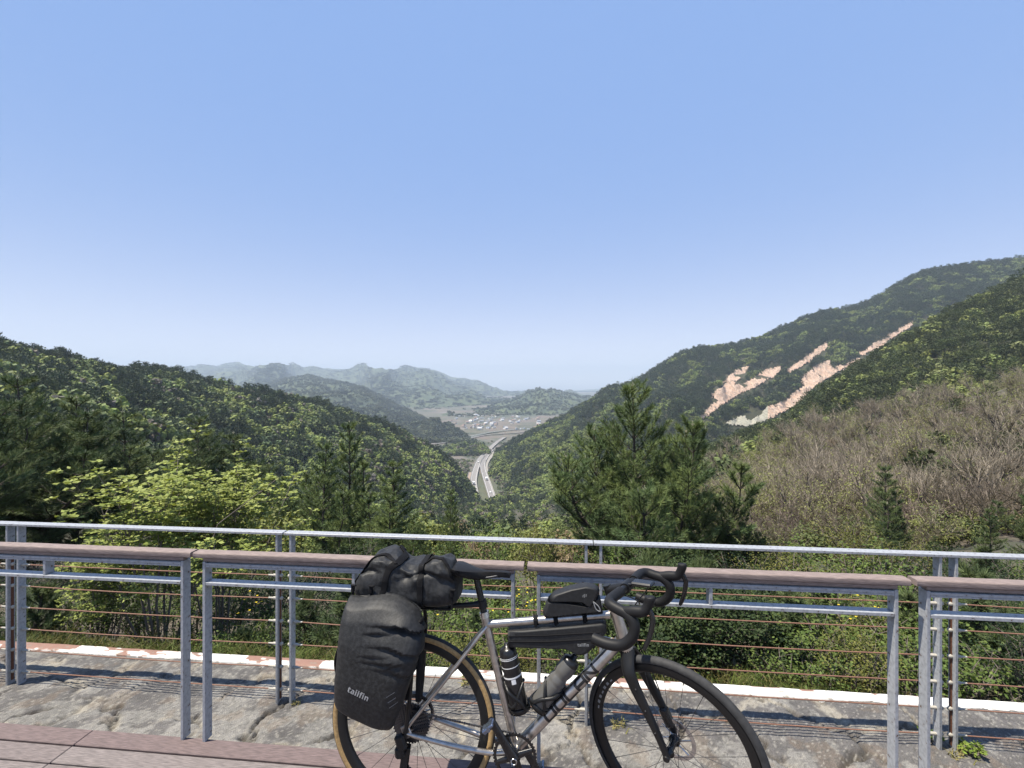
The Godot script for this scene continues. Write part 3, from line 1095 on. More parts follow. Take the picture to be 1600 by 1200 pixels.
# the roll bag lying on the rack
func trunk_point(x: float, a: float, out := 0.0) -> Vector3:
	var top := curve([[-0.245, 0.60], [-0.208, 0.636], [-0.167, 0.670], [-0.122, 0.688], [-0.081, 0.676], [-0.047, 0.652], [0.0, 0.652], [0.038, 0.656], [0.087, 0.668], [0.127, 0.676], [0.155, 0.664], [0.172, 0.64], [0.19, 0.60]], x)
	var low := 0.472 + 0.012 * smoothstep(-0.1, -0.24, x)
	var u := (x + 0.245) / 0.435
	var endy := pow(clampf(1.0 - pow(absf(u * 2.0 - 1.0), 9.0), 0.0, 1.0), 0.5)
	var mid := (top + low) * 0.5
	var hh := (top - low) * 0.5 * lerpf(0.55, 1.0, endy) + out
	var hw := 0.102 * lerpf(0.45, 1.0, endy) + out
	var ca := cos(a)
	var sa := sin(a)
	var ex := 0.55
	var p := Vector3(x, mid + signf(sa) * pow(absf(sa), ex) * hh, signf(ca) * pow(absf(ca), ex) * hw)
	# crumpled cloth: facets that meet in sharp folds, strongest in the upper half
	var f := folds.get_noise_3d(p.x * 190.0 + p.y * 90.0, p.y * 260.0, p.z * 110.0)
	var g := folds.get_noise_3d(p.x * 300.0 + 50.0, p.y * 380.0 + p.x * 120.0, p.z * 200.0)
	var upper := smoothstep(0.50, 0.61, p.y)
	var push := (0.036 * (f + 0.55) + 0.024 * (g + 0.55) - 0.017) * lerpf(0.22, 1.0, upper)
	# the tucked seam along the flank
	push -= 0.011 * exp(-pow((p.y - (0.598 + 0.02 * sin(x * 26.0))) / 0.011, 2.0))
	return p + Vector3(0, sa, ca).normalized() * push


const PANNIER_FOLDS := [
	[Vector2(-0.075, 0.425), Vector2(-0.045, 0.452), 0.010], [Vector2(-0.045, 0.452), Vector2(0.010, 0.450), 0.014], [Vector2(0.010, 0.450), Vector2(0.075, 0.425), 0.016],
	[Vector2(-0.055, 0.385), Vector2(0.070, 0.350), 0.012], [Vector2(-0.075, 0.330), Vector2(0.0, 0.322), 0.009], [Vector2(-0.03, 0.305), Vector2(0.065, 0.265), 0.009],
	[Vector2(-0.10, 0.355), Vector2(-0.06, 0.340), 0.006]]
var folds := FastNoiseLite.new()


func pannier_front(x: float, y: float) -> float:
	var yb := curve([[-0.26, 0.112], [-0.163, 0.074], [-0.07, 0.046], [-0.03, 0.056], [0.08, 0.14]], x)
	var yt := curve([[-0.24, 0.522], [-0.19, 0.520], [-0.10, 0.537], [-0.024, 0.527], [0.038, 0.498], [0.085, 0.455]], x)
	var s := (y - yb) / (yt - yb)
	var best := 0.0
	var gap := 9.0
	for k in 101:
		var p := pannier_point(k * 0.005, s)
		if absf(p.x - x) < gap:
			gap = absf(p.x - x)
			best = p.z
	return best


# flat print laid on the curved flank of the pannier
func laid(m: Mesh, t: Transform3D, out: float) -> ArrayMesh:
	var a := m.surface_get_arrays(0)
	var v: PackedVector3Array = a[Mesh.ARRAY_VERTEX]
	for k in v.size():
		var p := t * v[k]
		p.z = pannier_front(p.x, p.y) + out
		v[k] = p
	a[Mesh.ARRAY_VERTEX] = v
	a[Mesh.ARRAY_NORMAL] = null
	a[Mesh.ARRAY_TANGENT] = null
	var o := ArrayMesh.new()
	o.add_surface_from_arrays(Mesh.PRIMITIVE_TRIANGLES, a)
	return o


func pannier_point(u: float, s: float, out := 0.0) -> Vector3:
	# u around (0..1), s from bottom (0) to top (1)
	var a := TAU * u
	var xl := curve([[0.0, -0.250], [0.1, -0.258], [0.5, -0.247], [0.85, -0.240], [1.0, -0.236]], s)
	var xr := curve([[0.0, -0.035], [0.12, 0.0], [0.3, 0.032], [0.5, 0.060], [0.75, 0.080], [0.9, 0.080], [1.0, 0.060]], s)
	var ca := cos(a)
	var sa := sin(a)
	var cx := signf(ca) * pow(absf(ca), 0.42)
	var cz := signf(sa) * pow(absf(sa), 0.62)
	var x := lerpf(xl, xr, cx * 0.5 + 0.5)
	var yb := curve([[-0.26, 0.112], [-0.163, 0.074], [-0.07, 0.046], [-0.03, 0.056], [0.08, 0.14]], x)
	var yt := curve([[-0.24, 0.522], [-0.19, 0.520], [-0.10, 0.537], [-0.024, 0.527], [0.038, 0.498], [0.085, 0.455]], x)
	var zf := curve([[0.0, 0.150], [0.06, 0.196], [0.3, 0.224], [0.65, 0.226], [0.85, 0.208], [0.94, 0.182], [0.985, 0.145], [1.0, 0.118]], s)
	var zb := 0.096
	var y := lerpf(yb, yt, s)
	var z := lerpf(zb, zf, cz * 0.5 + 0.5)
	var p := Vector3(x, y, z)
	var upper := smoothstep(0.35, 0.8, s)
	var right := smoothstep(-0.12, 0.03, x)
	var f := folds.get_noise_3d(p.x * 60.0 + p.y * 45.0, p.y * 95.0 - p.x * 30.0, 3.0)
	var push := 0.026 * (f + 0.5) * upper * (0.25 + 0.75 * right) + 0.0016 * noise.get_noise_3d(p.x * 600.0, p.y * 600.0, 2.0)
	for q in PANNIER_FOLDS:
		var e := Geometry2D.get_closest_point_to_segment(Vector2(x, y), q[0], q[1])
		var dist := Vector2(x, y).distance_to(e)
		var lip := 1.0 if (Vector2(x, y) - e).y > 0.0 else -1.0
		push += q[2] * (exp(-pow(dist / 0.030, 2.0)) * 0.55 if lip > 0.0 else -exp(-pow(dist / 0.016, 2.0)))
	var away := Vector3(ca * 0.5, 0, sa).normalized()
	return p + away * (push + out)


func make_bags() -> void:
	var bt := bike_frame()
	# --- bag across the rack
	var base := Vector3(-0.03, 0.47, 0)
	var o := thing("rack_bag", "black crumpled waterproof bag strapped on the rack behind the saddle", "bag", bt * Transform3D(Basis(), base), "bicycle luggage")
	var s := Shape.new()
	var rings := []
	for i in 120:
		var x := lerpf(-0.245, 0.19, i / 119.0)
		var ring := PackedVector3Array()
		for k in 110:
			ring.append(trunk_point(x, TAU * k / 110))
		rings.append(ring)
	s.loft(rings)
	part(o, "bag_body", s.mesh(), M.bag, -base)
	for q in [[-0.098, 0.045], [0.046, -0.004]]:
		var sp := Shape.new()
		var rr := []
		for k in 61:
			var a := TAU * k / 60
			var lean: float = q[1] * sin(a) * (1.0 if cos(a) > -0.2 else 0.4)
			var ring := PackedVector3Array()
			for w in [-0.0115, 0.0115]:
				ring.append(trunk_point(q[0] + lean + w, a, 0.002))
			for w in [0.0115, -0.0115]:
				ring.append(trunk_point(q[0] + lean + w, a, 0.0068))
			rr.append(ring)
		sp.loft(rr, true, false)
		part(o, "strap", sp.mesh(), M.strap, -base)
	# the two rolled ends, edged with a stiff band
	for q in [[[-0.240, 0.05], [-0.234, 0.35], [-0.205, 0.75], [-0.160, 1.15], [-0.115, 1.35], [-0.085, 1.15], [-0.062, 0.85]], [[0.055, 1.2], [0.095, 1.35], [0.132, 1.15], [0.160, 0.75], [0.174, 0.40]]]:
		var e := Shape.new()
		var keys := []
		for k in q:
			keys.append(Vector3(k[0], k[1], 0))
		var rr := []
		for k in swept(keys, 8):
			var p: Vector3 = k
			var ring := PackedVector3Array()
			for w in [[-0.010, -0.002], [0.010, -0.002], [0.010, 0.008], [-0.010, 0.008]]:
				ring.append(trunk_point(p.x + w[0] * 0.6, p.y + w[0] * 9.0, w[1]))
			rr.append(ring)
		e.loft(rr, true, true)
		part(o, "rolled_edge", e.mesh(), M.strap, -base)
	for q in [[-0.232, 0.545, 0.098], [-0.152, 0.548, 0.106], [0.178, 0.545, 0.094]]:
		var bk := Shape.new()
		bk.bar(q[0], q[1], q[2], 0.014, 0.030, 0.012, 0.003)
		bk.bar(q[0], q[1] - 0.036, q[2] - 0.002, 0.009, 0.05, 0.005, 0.001)
		bk.bar(q[0] + 0.004, q[1] + 0.014, q[2] + 0.004, 0.022, 0.007, 0.010, 0.002)
		part(o, "buckle", bk.mesh(), M.strap, -base)
	# --- pannier at the rear wheel
	base = Vector3(-0.1, 0.046, 0.16)
	o = thing("pannier_bag", "large black roll-top pannier hanging beside the tan-walled rear wheel", "bag", bt * Transform3D(Basis(), base), "bicycle luggage")
	s = Shape.new()
	rings = []
	for i in 70:
		var v := i / 69.0
		var ring := PackedVector3Array()
		for k in 96:
			ring.append(pannier_point(k / 96.0, v))
		rings.append(ring)
	s.loft(rings)
	part(o, "bag_body", s.mesh(), M.bag, -base)
	var tm := laid(words("tailfin", 0.030), Transform3D(Basis(Vector3.BACK, -0.36), Vector3(-0.139, 0.213, 0)), 0.0012)
	part(o, "lettering", tm, M.print, -base)
	for k in 3:
		var ln := Shape.new()
		for i in 8:
			for w in [0.0, 1.0]:
				var c := Vector2(-0.030 + 0.004 * k + i * 0.0042, 0.208 - k * 0.021 + i * 0.0026 + w * 0.0018)
				ln.add(Vector3(c.x, c.y, pannier_front(c.x, c.y) + 0.001))
		for i in 7:
			ln.tri(i * 2, i * 2 + 1, i * 2 + 2)
			ln.tri(i * 2 + 1, i * 2 + 3, i * 2 + 2)
		part(o, "printed_stripe", ln.mesh(), M.grey_print, -base)
	var hk := Shape.new()
	hk.bar(-0.09, 0.30, 0.094, 0.20, 0.34, 0.008, 0.003)
	hk.tube(swept([Vector3(-0.238, 0.355, 0.135), Vector3(-0.262, 0.33, 0.14), Vector3(-0.274, 0.275, 0.142), Vector3(-0.262, 0.225, 0.14), Vector3(-0.246, 0.205, 0.138)], 5), 0.0058, 9)
	hk.bar(0.066, 0.31, 0.135, 0.016, 0.30, 0.05, 0.004)
	part(o, "side_strap", hk.mesh(), M.strap, -base)
	# --- bag on the top tube
	base = Vector3(0.65, 0.455, 0)
	o = thing("top_tube_bag", "small black bag strapped on the top tube behind the handlebar", "bag", bt * Transform3D(Basis(), base), "bicycle luggage")
	s = Shape.new()
	s.pillow(PackedVector2Array([Vector2(0.533, 0.462), Vector2(0.540, 0.480), Vector2(0.549, 0.503), Vector2(0.560, 0.510), Vector2(0.60, 0.509), Vector2(0.66, 0.503), Vector2(0.715, 0.497), Vector2(0.750, 0.512), Vector2(0.762, 0.53), Vector2(0.771, 0.480), Vector2(0.737, 0.476), Vector2(0.634, 0.460), Vector2(0.56, 0.448), Vector2(0.538, 0.449)]), 0.031, 0)
	part(o, "bag_body", s.mesh(), M.bag_cloth, -base)
	var fp := Shape.new()
	fp.pillow(PackedVector2Array([Vector2(0.552, 0.509), Vector2(0.577, 0.536), Vector2(0.642, 0.561), Vector2(0.707, 0.576), Vector2(0.740, 0.571), Vector2(0.759, 0.560), Vector2(0.745, 0.528), Vector2(0.726, 0.497), Vector2(0.712, 0.499), Vector2(0.694, 0.513), Vector2(0.640, 0.514)]), 0.0335, 0)
	part(o, "flap", fp.mesh(), M.bag_cloth, -base)
	var lg := Shape.new()
	for k in 3:
		lg.box(Transform3D(Basis(Vector3.BACK, -0.15), Vector3(0.693 + k * 0.006, 0.540 + k * 0.001, 0.0338)), Vector3(0.0022, 0.014 if k == 1 else 0.010, 0.0010), 0.0003)
	part(o, "printed_mark", lg.mesh(), M.grey_print, -base)
	var hook := Shape.new()
	hook.tube(swept([Vector3(0.733, 0.520, 0.034), Vector3(0.752, 0.505, 0.035), Vector3(0.760, 0.486, 0.034), Vector3(0.744, 0.492, 0.035), Vector3(0.733, 0.520, 0.034)], 4), 0.0022, 7)
	part(o, "hook", hook.mesh(), M.grey_print, -base)
	# --- bag in the frame
	base = Vector3(0.6, 0.31, 0)
	o = thing("frame_bag", "long flat black bag hung inside the bicycle frame under the top tube", "bag", bt * Transform3D(Basis(), base), "bicycle luggage")
	s = Shape.new()
	s.pillow(PackedVector2Array([Vector2(0.391, 0.383), Vector2(0.45, 0.391), Vector2(0.52, 0.401), Vector2(0.589, 0.410), Vector2(0.68, 0.423), Vector2(0.77, 0.436), Vector2(0.785, 0.432), Vector2(0.787, 0.402), Vector2(0.768, 0.382), Vector2(0.752, 0.365), Vector2(0.735, 0.342), Vector2(0.715, 0.322), Vector2(0.698, 0.311), Vector2(0.675, 0.309), Vector2(0.65, 0.318), Vector2(0.627, 0.329), Vector2(0.55, 0.327), Vector2(0.47, 0.324), Vector2(0.394, 0.322), Vector2(0.391, 0.35)]), 0.03, 0)
	part(o, "bag_body", s.mesh(), M.bag_cloth, -base)
	var zp := Shape.new()
	zp.tube([Vector3(0.397, 0.345, 0.0285), Vector3(0.55, 0.356, 0.0312), Vector3(0.748, 0.378, 0.0285)], 0.0032, 8)
	zp.tube([Vector3(0.397, 0.366, 0.0285), Vector3(0.55, 0.380, 0.0312), Vector3(0.764, 0.404, 0.0285)], 0.0026, 8)
	part(o, "zip", zp.mesh(), M.strap, -base)
	var t2 := words("tailfin", 0.0155)
	var x2 := part(o, "lettering", t2, M.grey_print)
	x2.transform = Transform3D(Basis(Vector3.BACK, 0.06), Vector3(0.693, 0.352, 0.0302) - base)
	for q in [[0.505, 0.424], [0.585, 0.434], [0.70, 0.449]]:
		var vs := Shape.new()
		vs.lathe([Vector2(0.0175, -0.009), Vector2(0.0192, -0.009), Vector2(0.0192, 0.009), Vector2(0.0175, 0.009)], Transform3D(Basis(Vector3.BACK, -PI / 2 + 0.133), Vector3(q[0], q[1], 0)), 18, false)
		vs.bar(q[0], q[1] - 0.006, 0.019, 0.012, 0.024, 0.003, 0.001)
		part(o, "strap", vs.mesh(), M.strap, -base)
	# --- bottles
	bottle("water_bottle", "black water bottle with silver bands in the seat tube cage", Vector3(0.440, 0.080, 0), Vector3(0.386, 0.318, 0), [Vector2(0.0, 0.0), Vector2(0.030, 0.0), Vector2(0.0355, 0.006), Vector2(0.0365, 0.02), Vector2(0.0365, 0.124), Vector2(0.0340, 0.132), Vector2(0.0340, 0.146), Vector2(0.0365, 0.152), Vector2(0.0365, 0.205), Vector2(0.034, 0.212)], [Vector2(0.035, 0.206), Vector2(0.0355, 0.214), Vector2(0.034, 0.228), Vector2(0.026, 0.238), Vector2(0.012, 0.241), Vector2(0.010, 0.252), Vector2(0.0, 0.252)], M.bottle_black, M.bottle_black, true)
	bottle("water_bottle", "translucent grey water bottle in the down tube cage", Vector3(0.516, 0.097, 0), Vector3(0.659, 0.292, 0), [Vector2(0.0, 0.0), Vector2(0.028, 0.0), Vector2(0.0355, 0.008), Vector2(0.0368, 0.02), Vector2(0.0368, 0.105), Vector2(0.0362, 0.112), Vector2(0.0345, 0.117), Vector2(0.0362, 0.122), Vector2(0.0362, 0.132), Vector2(0.0315, 0.145), Vector2(0.0305, 0.152), Vector2(0.0335, 0.163), Vector2(0.0362, 0.175), Vector2(0.0362, 0.205), Vector2(0.034, 0.212)], [Vector2(0.0345, 0.206), Vector2(0.035, 0.214), Vector2(0.0335, 0.224), Vector2(0.026, 0.231), Vector2(0.013, 0.233), Vector2(0.011, 0.250), Vector2(0.0, 0.252)], M.bottle, M.bottle_black, false)


# ---------------------------------------------------------------- land
# A hill is a sheet between a foot line and a crest line, both given as points seen from the overlook with their distances.
class Hill:
	var cols := []            # [px, crest_py, crest_d, foot_py, foot_d]
	var swell := 0.0
	var relief := 0.0
	var wave := 60.0
	var fall := 0.5
	var jag := 0.0            # height of the small peaks along the crest
	var lower := 0.0          # how far the ground lies under the tree tops at the crest
	var n: FastNoiseLite
	var LENS := 740.0
	var EYE := 1.724

	func column(px: float) -> Array:
		var k := 0
		while k < cols.size() - 2 and px > cols[k + 1][0]:
			k += 1
		var a: Array = cols[k]
		var b: Array = cols[k + 1]
		var u := clampf((px - a[0]) / (b[0] - a[0]), 0.0, 1.0)
		return [lerpf(a[1], b[1], u), lerpf(a[2], b[2], u), lerpf(a[3], b[3], u), lerpf(a[4], b[4], u)]

	func point(px: float, t: float) -> Vector3:
		var c := column(px)
		var ang := (px - 800.0) / LENS
		var hc: float = EYE - (c[0] - 600.0) / LENS * c[1] - lower
		var hf: float = EYE - (c[2] - 600.0) / LENS * c[3]
		var d: float
		var h: float
		if t <= 1.0:
			d = lerpf(c[3], c[1], t)
			h = lerpf(hf, hc, t) + swell * (hc - hf) * sin(PI * t)
		else:
			d = c[1] + (t - 1.0) * (c[1] - c[3])
			h = hc - (t - 1.0) * (c[1] - c[3]) * fall
		var p := Vector3(ang * d, h, -d)
		var env := sin(PI * clampf(t, 0.0, 1.0)) * 0.9 + 0.1
		p.y += relief * env * n.get_noise_2d(p.x * 100.0 / wave, p.z * 100.0 / wave)
		p.y += relief * 0.35 * env * (0.3 - absf(n.get_noise_2d(p.x * 260.0 / wave + 77.0, p.z * 120.0 / wave)) * 2.0)
		if jag > 0.0:
			p.y += jag * smoothstep(0.35, 1.0, minf(t, 2.0 - t)) * n.get_noise_2d(px * 2.6, 400.0)
		return p

	func seen(p: Vector3) -> Vector2:
		return Vector2(800.0 + LENS * p.x / -p.z, 600.0 + LENS * (EYE - p.y) / -p.z)


func hill_mesh(h: Hill, px0: float, px1: float, nc: int, nr: int, t1: float, ground: Callable) -> ArrayMesh:
	var s := Shape.new()
	s.colored = true
	for i in nc + 1:
		for j in nr + 1:
			var p := h.point(lerpf(px0, px1, float(i) / nc), t1 * j / nr)
			s.tint = ground.call(p)
			s.add(p)
	for i in nc:
		for j in nr:
			var a := i * (nr + 1) + j
			var b := a + nr + 1
			s.tri(a, a + 1, b); s.tri(a + 1, b + 1, b)
	return s.mesh()


func forest_floor(p: Vector3) -> Color:
	var a := noise.get_noise_2d(p.x * 3.0, p.z * 3.0)
	var b := noise.get_noise_2d(p.x * 30.0, p.z * 30.0)
	return Color(0.030, 0.034, 0.016).lerp(Color(0.050, 0.044, 0.026), clampf(0.5 + a + b * 0.7, 0.0, 1.0))


func far_wood(p: Vector3) -> Color:
	var a := noise.get_noise_2d(p.x * 0.35, p.z * 0.35)
	var b := noise.get_noise_2d(p.x * 2.2, p.z * 2.2)
	var c := noise.get_noise_2d(p.x * 9.0, p.z * 9.0)
	return Color(0.040, 0.056, 0.034).lerp(Color(0.080, 0.098, 0.046), clampf(0.45 + a * 0.9 + b * 0.9 + c * 0.6, 0.0, 1.0))


# ---------------------------------------------------------------- trees, as unit meshes
func leaf_crown(seed_: int, clumps: int, leaves: int, leaf: float, flat := 1.0, rough := 0.28) -> ArrayMesh:
	# a broad-leaved crown about 1 m across, made of leaf-sized faces in clumps; stands on y = 0
	var r := RandomNumberGenerator.new()
	r.seed = seed_
	var s := Shape.new()
	s.colored = true
	for k in clumps:
		var d := Vector3(r.randfn(), r.randfn() * 0.9 + 0.25, r.randfn()).normalized()
		var rad := r.randf_range(0.24, 0.46)
		var cc := Vector3(d.x * rad, 0.52 + d.y * rad * flat * 0.92, d.z * rad)
		var size := r.randf_range(0.09, 0.17)
		var tone := r.randf_range(0.65, 1.3)
		for i in leaves:
			var o := Vector3(r.randfn(), r.randfn(), r.randfn()).normalized()
			var p := cc + o * size * r.randf_range(0.6, 1.05)
			var nrm := (o + Vector3(r.randfn(), r.randfn() + 0.8, r.randfn()) * rough).normalized()
			var a := nrm.cross(Vector3(r.randfn(), r.randfn(), r.randfn())).normalized() * leaf * r.randf_range(0.7, 1.3)
			var b := nrm.cross(a).normalized() * leaf * r.randf_range(0.6, 1.0)
			var v := tone * r.randf_range(0.8, 1.2)
			s.tint = Color(v, v, v)
			s.face(p - a, p + b, p + a * 0.9)
			s.face(p - a, p + a * 0.9, p - b)
	return s.mesh(false)


func far_pine_crown(seed_: int, pads: int, needles: int) -> ArrayMesh:
	# a pine crown about 1 m wide and 1 m tall: flat plates of needle sprays
	var r := RandomNumberGenerator.new()
	r.seed = seed_
	var s := Shape.new()
	s.colored = true
	for k in pads:
		var y := lerpf(0.30, 0.96, pow(float(k) / (pads - 1), 0.8))
		var a0 := k * 2.4 + r.randf_range(-0.5, 0.5)
		var reach := lerpf(0.34, 0.06, smoothstep(0.3, 1.0, y)) * r.randf_range(0.7, 1.15)
		var cc := Vector3(cos(a0) * reach, y, sin(a0) * reach)
		var w := lerpf(0.25, 0.14, y) * r.randf_range(0.8, 1.2)
		var tone := r.randf_range(0.75, 1.25)
		for i in needles:
			var o := Vector3(r.randfn() * w * 0.55, r.randfn() * 0.028, r.randfn() * w * 0.55)
			var p := cc + o
			var d := Vector3(o.x * 2.0 + r.randfn() * 0.1, 0.12 + r.randf() * 0.16, o.z * 2.0 + r.randfn() * 0.1).normalized() * r.randf_range(0.05, 0.09)
			var side := d.cross(Vector3(r.randfn(), 1.0, r.randfn())).normalized() * 0.028
			var v := tone * r.randf_range(0.8, 1.25)
			s.tint = Color(v, v, v)
			s.face(p - side, p + d, p + side)
			s.face(p - d * 0.4, p + side * 0.8 + d * 0.5, p + d * 0.9 - side)
	return s.mesh(false)


func stick_trunk(h: float, r0: float, seed_: int) -> ArrayMesh:
	var r := RandomNumberGenerator.new()
	r.seed = seed_
	var s := Shape.new()
	s.tube([Vector3(0, -0.05, 0), Vector3(r.randf_range(-0.02, 0.02), h * 0.5, r.randf_range(-0.02, 0.02)), Vector3(r.randf_range(-0.03, 0.03), h, 0)], [r0, r0 * 0.75, r0 * 0.25], 5, false)
	for k in 4:
		var a := k * 1.9 + seed_
		var y := h * (0.55 + 0.1 * k)
		s.tube([Vector3(0, y, 0), Vector3(cos(a) * 0.2, y + 0.09, sin(a) * 0.2)], [r0 * 0.4, r0 * 0.12], 4, false)
	return s.mesh()


func bare_tree(seed_: int, leaf_share: float) -> Array:
	# leafless tree about 1 m tall: [wood, twigs (with buds)]
	var r := RandomNumberGenerator.new()
	r.seed = seed_
	var wood := Shape.new()
	var tw := Shape.new()
	tw.colored = true
	var stack := []
	for k in r.randi_range(1, 3):
		var lean := Vector3(r.randfn() * 0.18, 1, r.randfn() * 0.18).normalized()
		stack.append([Vector3(r.randfn() * 0.02, -0.04, r.randfn() * 0.02), lean, r.randf_range(0.36, 0.46), 0.019, 0])
	while stack.size():
		var e: Array = stack.pop_back()
		var p: Vector3 = e[0]
		var d: Vector3 = e[1]
		var len: float = e[2]
		var rad: float = e[3]
		var lv: int = e[4]
		var q := p + d * len * 0.5 + Vector3(r.randfn(), r.randfn(), r.randfn()) * len * 0.05
		var z := p + d * len + Vector3(0, len * 0.06, 0)
		if lv < 2:
			wood.tube([p, q, z], [rad, rad * 0.8, rad * 0.55], 4, false)
		else:
			var side := d.cross(Vector3(r.randfn(), r.randfn(), r.randfn())).normalized() * maxf(rad, 0.0026)
			var tone := r.randf_range(0.75, 1.25)
			tw.tint = Color(0.300 * tone, 0.258 * tone, 0.212 * tone)
			tw.face(p - side, z, p + side)
			var side2 := d.cross(side).normalized() * side.length()
			tw.face(p - side2, z, p + side2)
			if lv == 3 and r.randf() < leaf_share:
				for b in 3:
					var o := Vector3(r.randfn(), r.randfn(), r.randfn()) * 0.012
					var w := Vector3(r.randfn(), r.randfn(), r.randfn()).normalized() * 0.010
					var w2 := w.cross(Vector3(r.randfn(), r.randfn(), r.randfn())).normalized() * 0.009
					tw.tint = Color(0.25, 0.265, 0.09) * r.randf_range(0.7, 1.3)
					tw.face(z + o - w, z + o + w2, z + o + w)
		if lv < 3:
			var n: int = [6, 6, 6][lv]
			for k in n:
				var u := lerpf(0.35, 1.0, (k + r.randf()) / n) if lv > 0 else lerpf(0.30, 1.0, (k + r.randf()) / n)
				var at_ := p.lerp(z, u)
				var out := (d + Vector3(r.randfn(), r.randfn() * 0.5 + 0.25, r.randfn()) * 0.62).normalized()
				stack.append([at_, out, len * r.randf_range(0.5, 0.78), rad * 0.52, lv + 1])
	return [wood.mesh(), tw.mesh(false)]


# near pine with single needle sprays; h metres tall
func tuft(s: Shape, p: Vector3, d: Vector3, len: float, count: int, r: RandomNumberGenerator, tone: Color) -> void:
	var a := d.cross(Vector3(0.31, 0.2, 0.93)).normalized()
	var b := d.cross(a)
	for k in count:
		var ang := TAU * k / count + r.randf_range(-0.3, 0.3)
		var open := r.randf_range(0.25, 1.05)
		var n := (d * cos(open) + (a * cos(ang) + b * sin(ang)) * sin(open))
		var side := n.cross(d).normalized() * 0.0052
		var v := r.randf_range(0.75, 1.3)
		s.tint = Color(tone.r * v, tone.g * v, tone.b * v)
		var q := p - d * r.randf_range(0.0, 0.05)
		s.face(q - side, q + n * len * r.randf_range(0.75, 1.15), q + side)


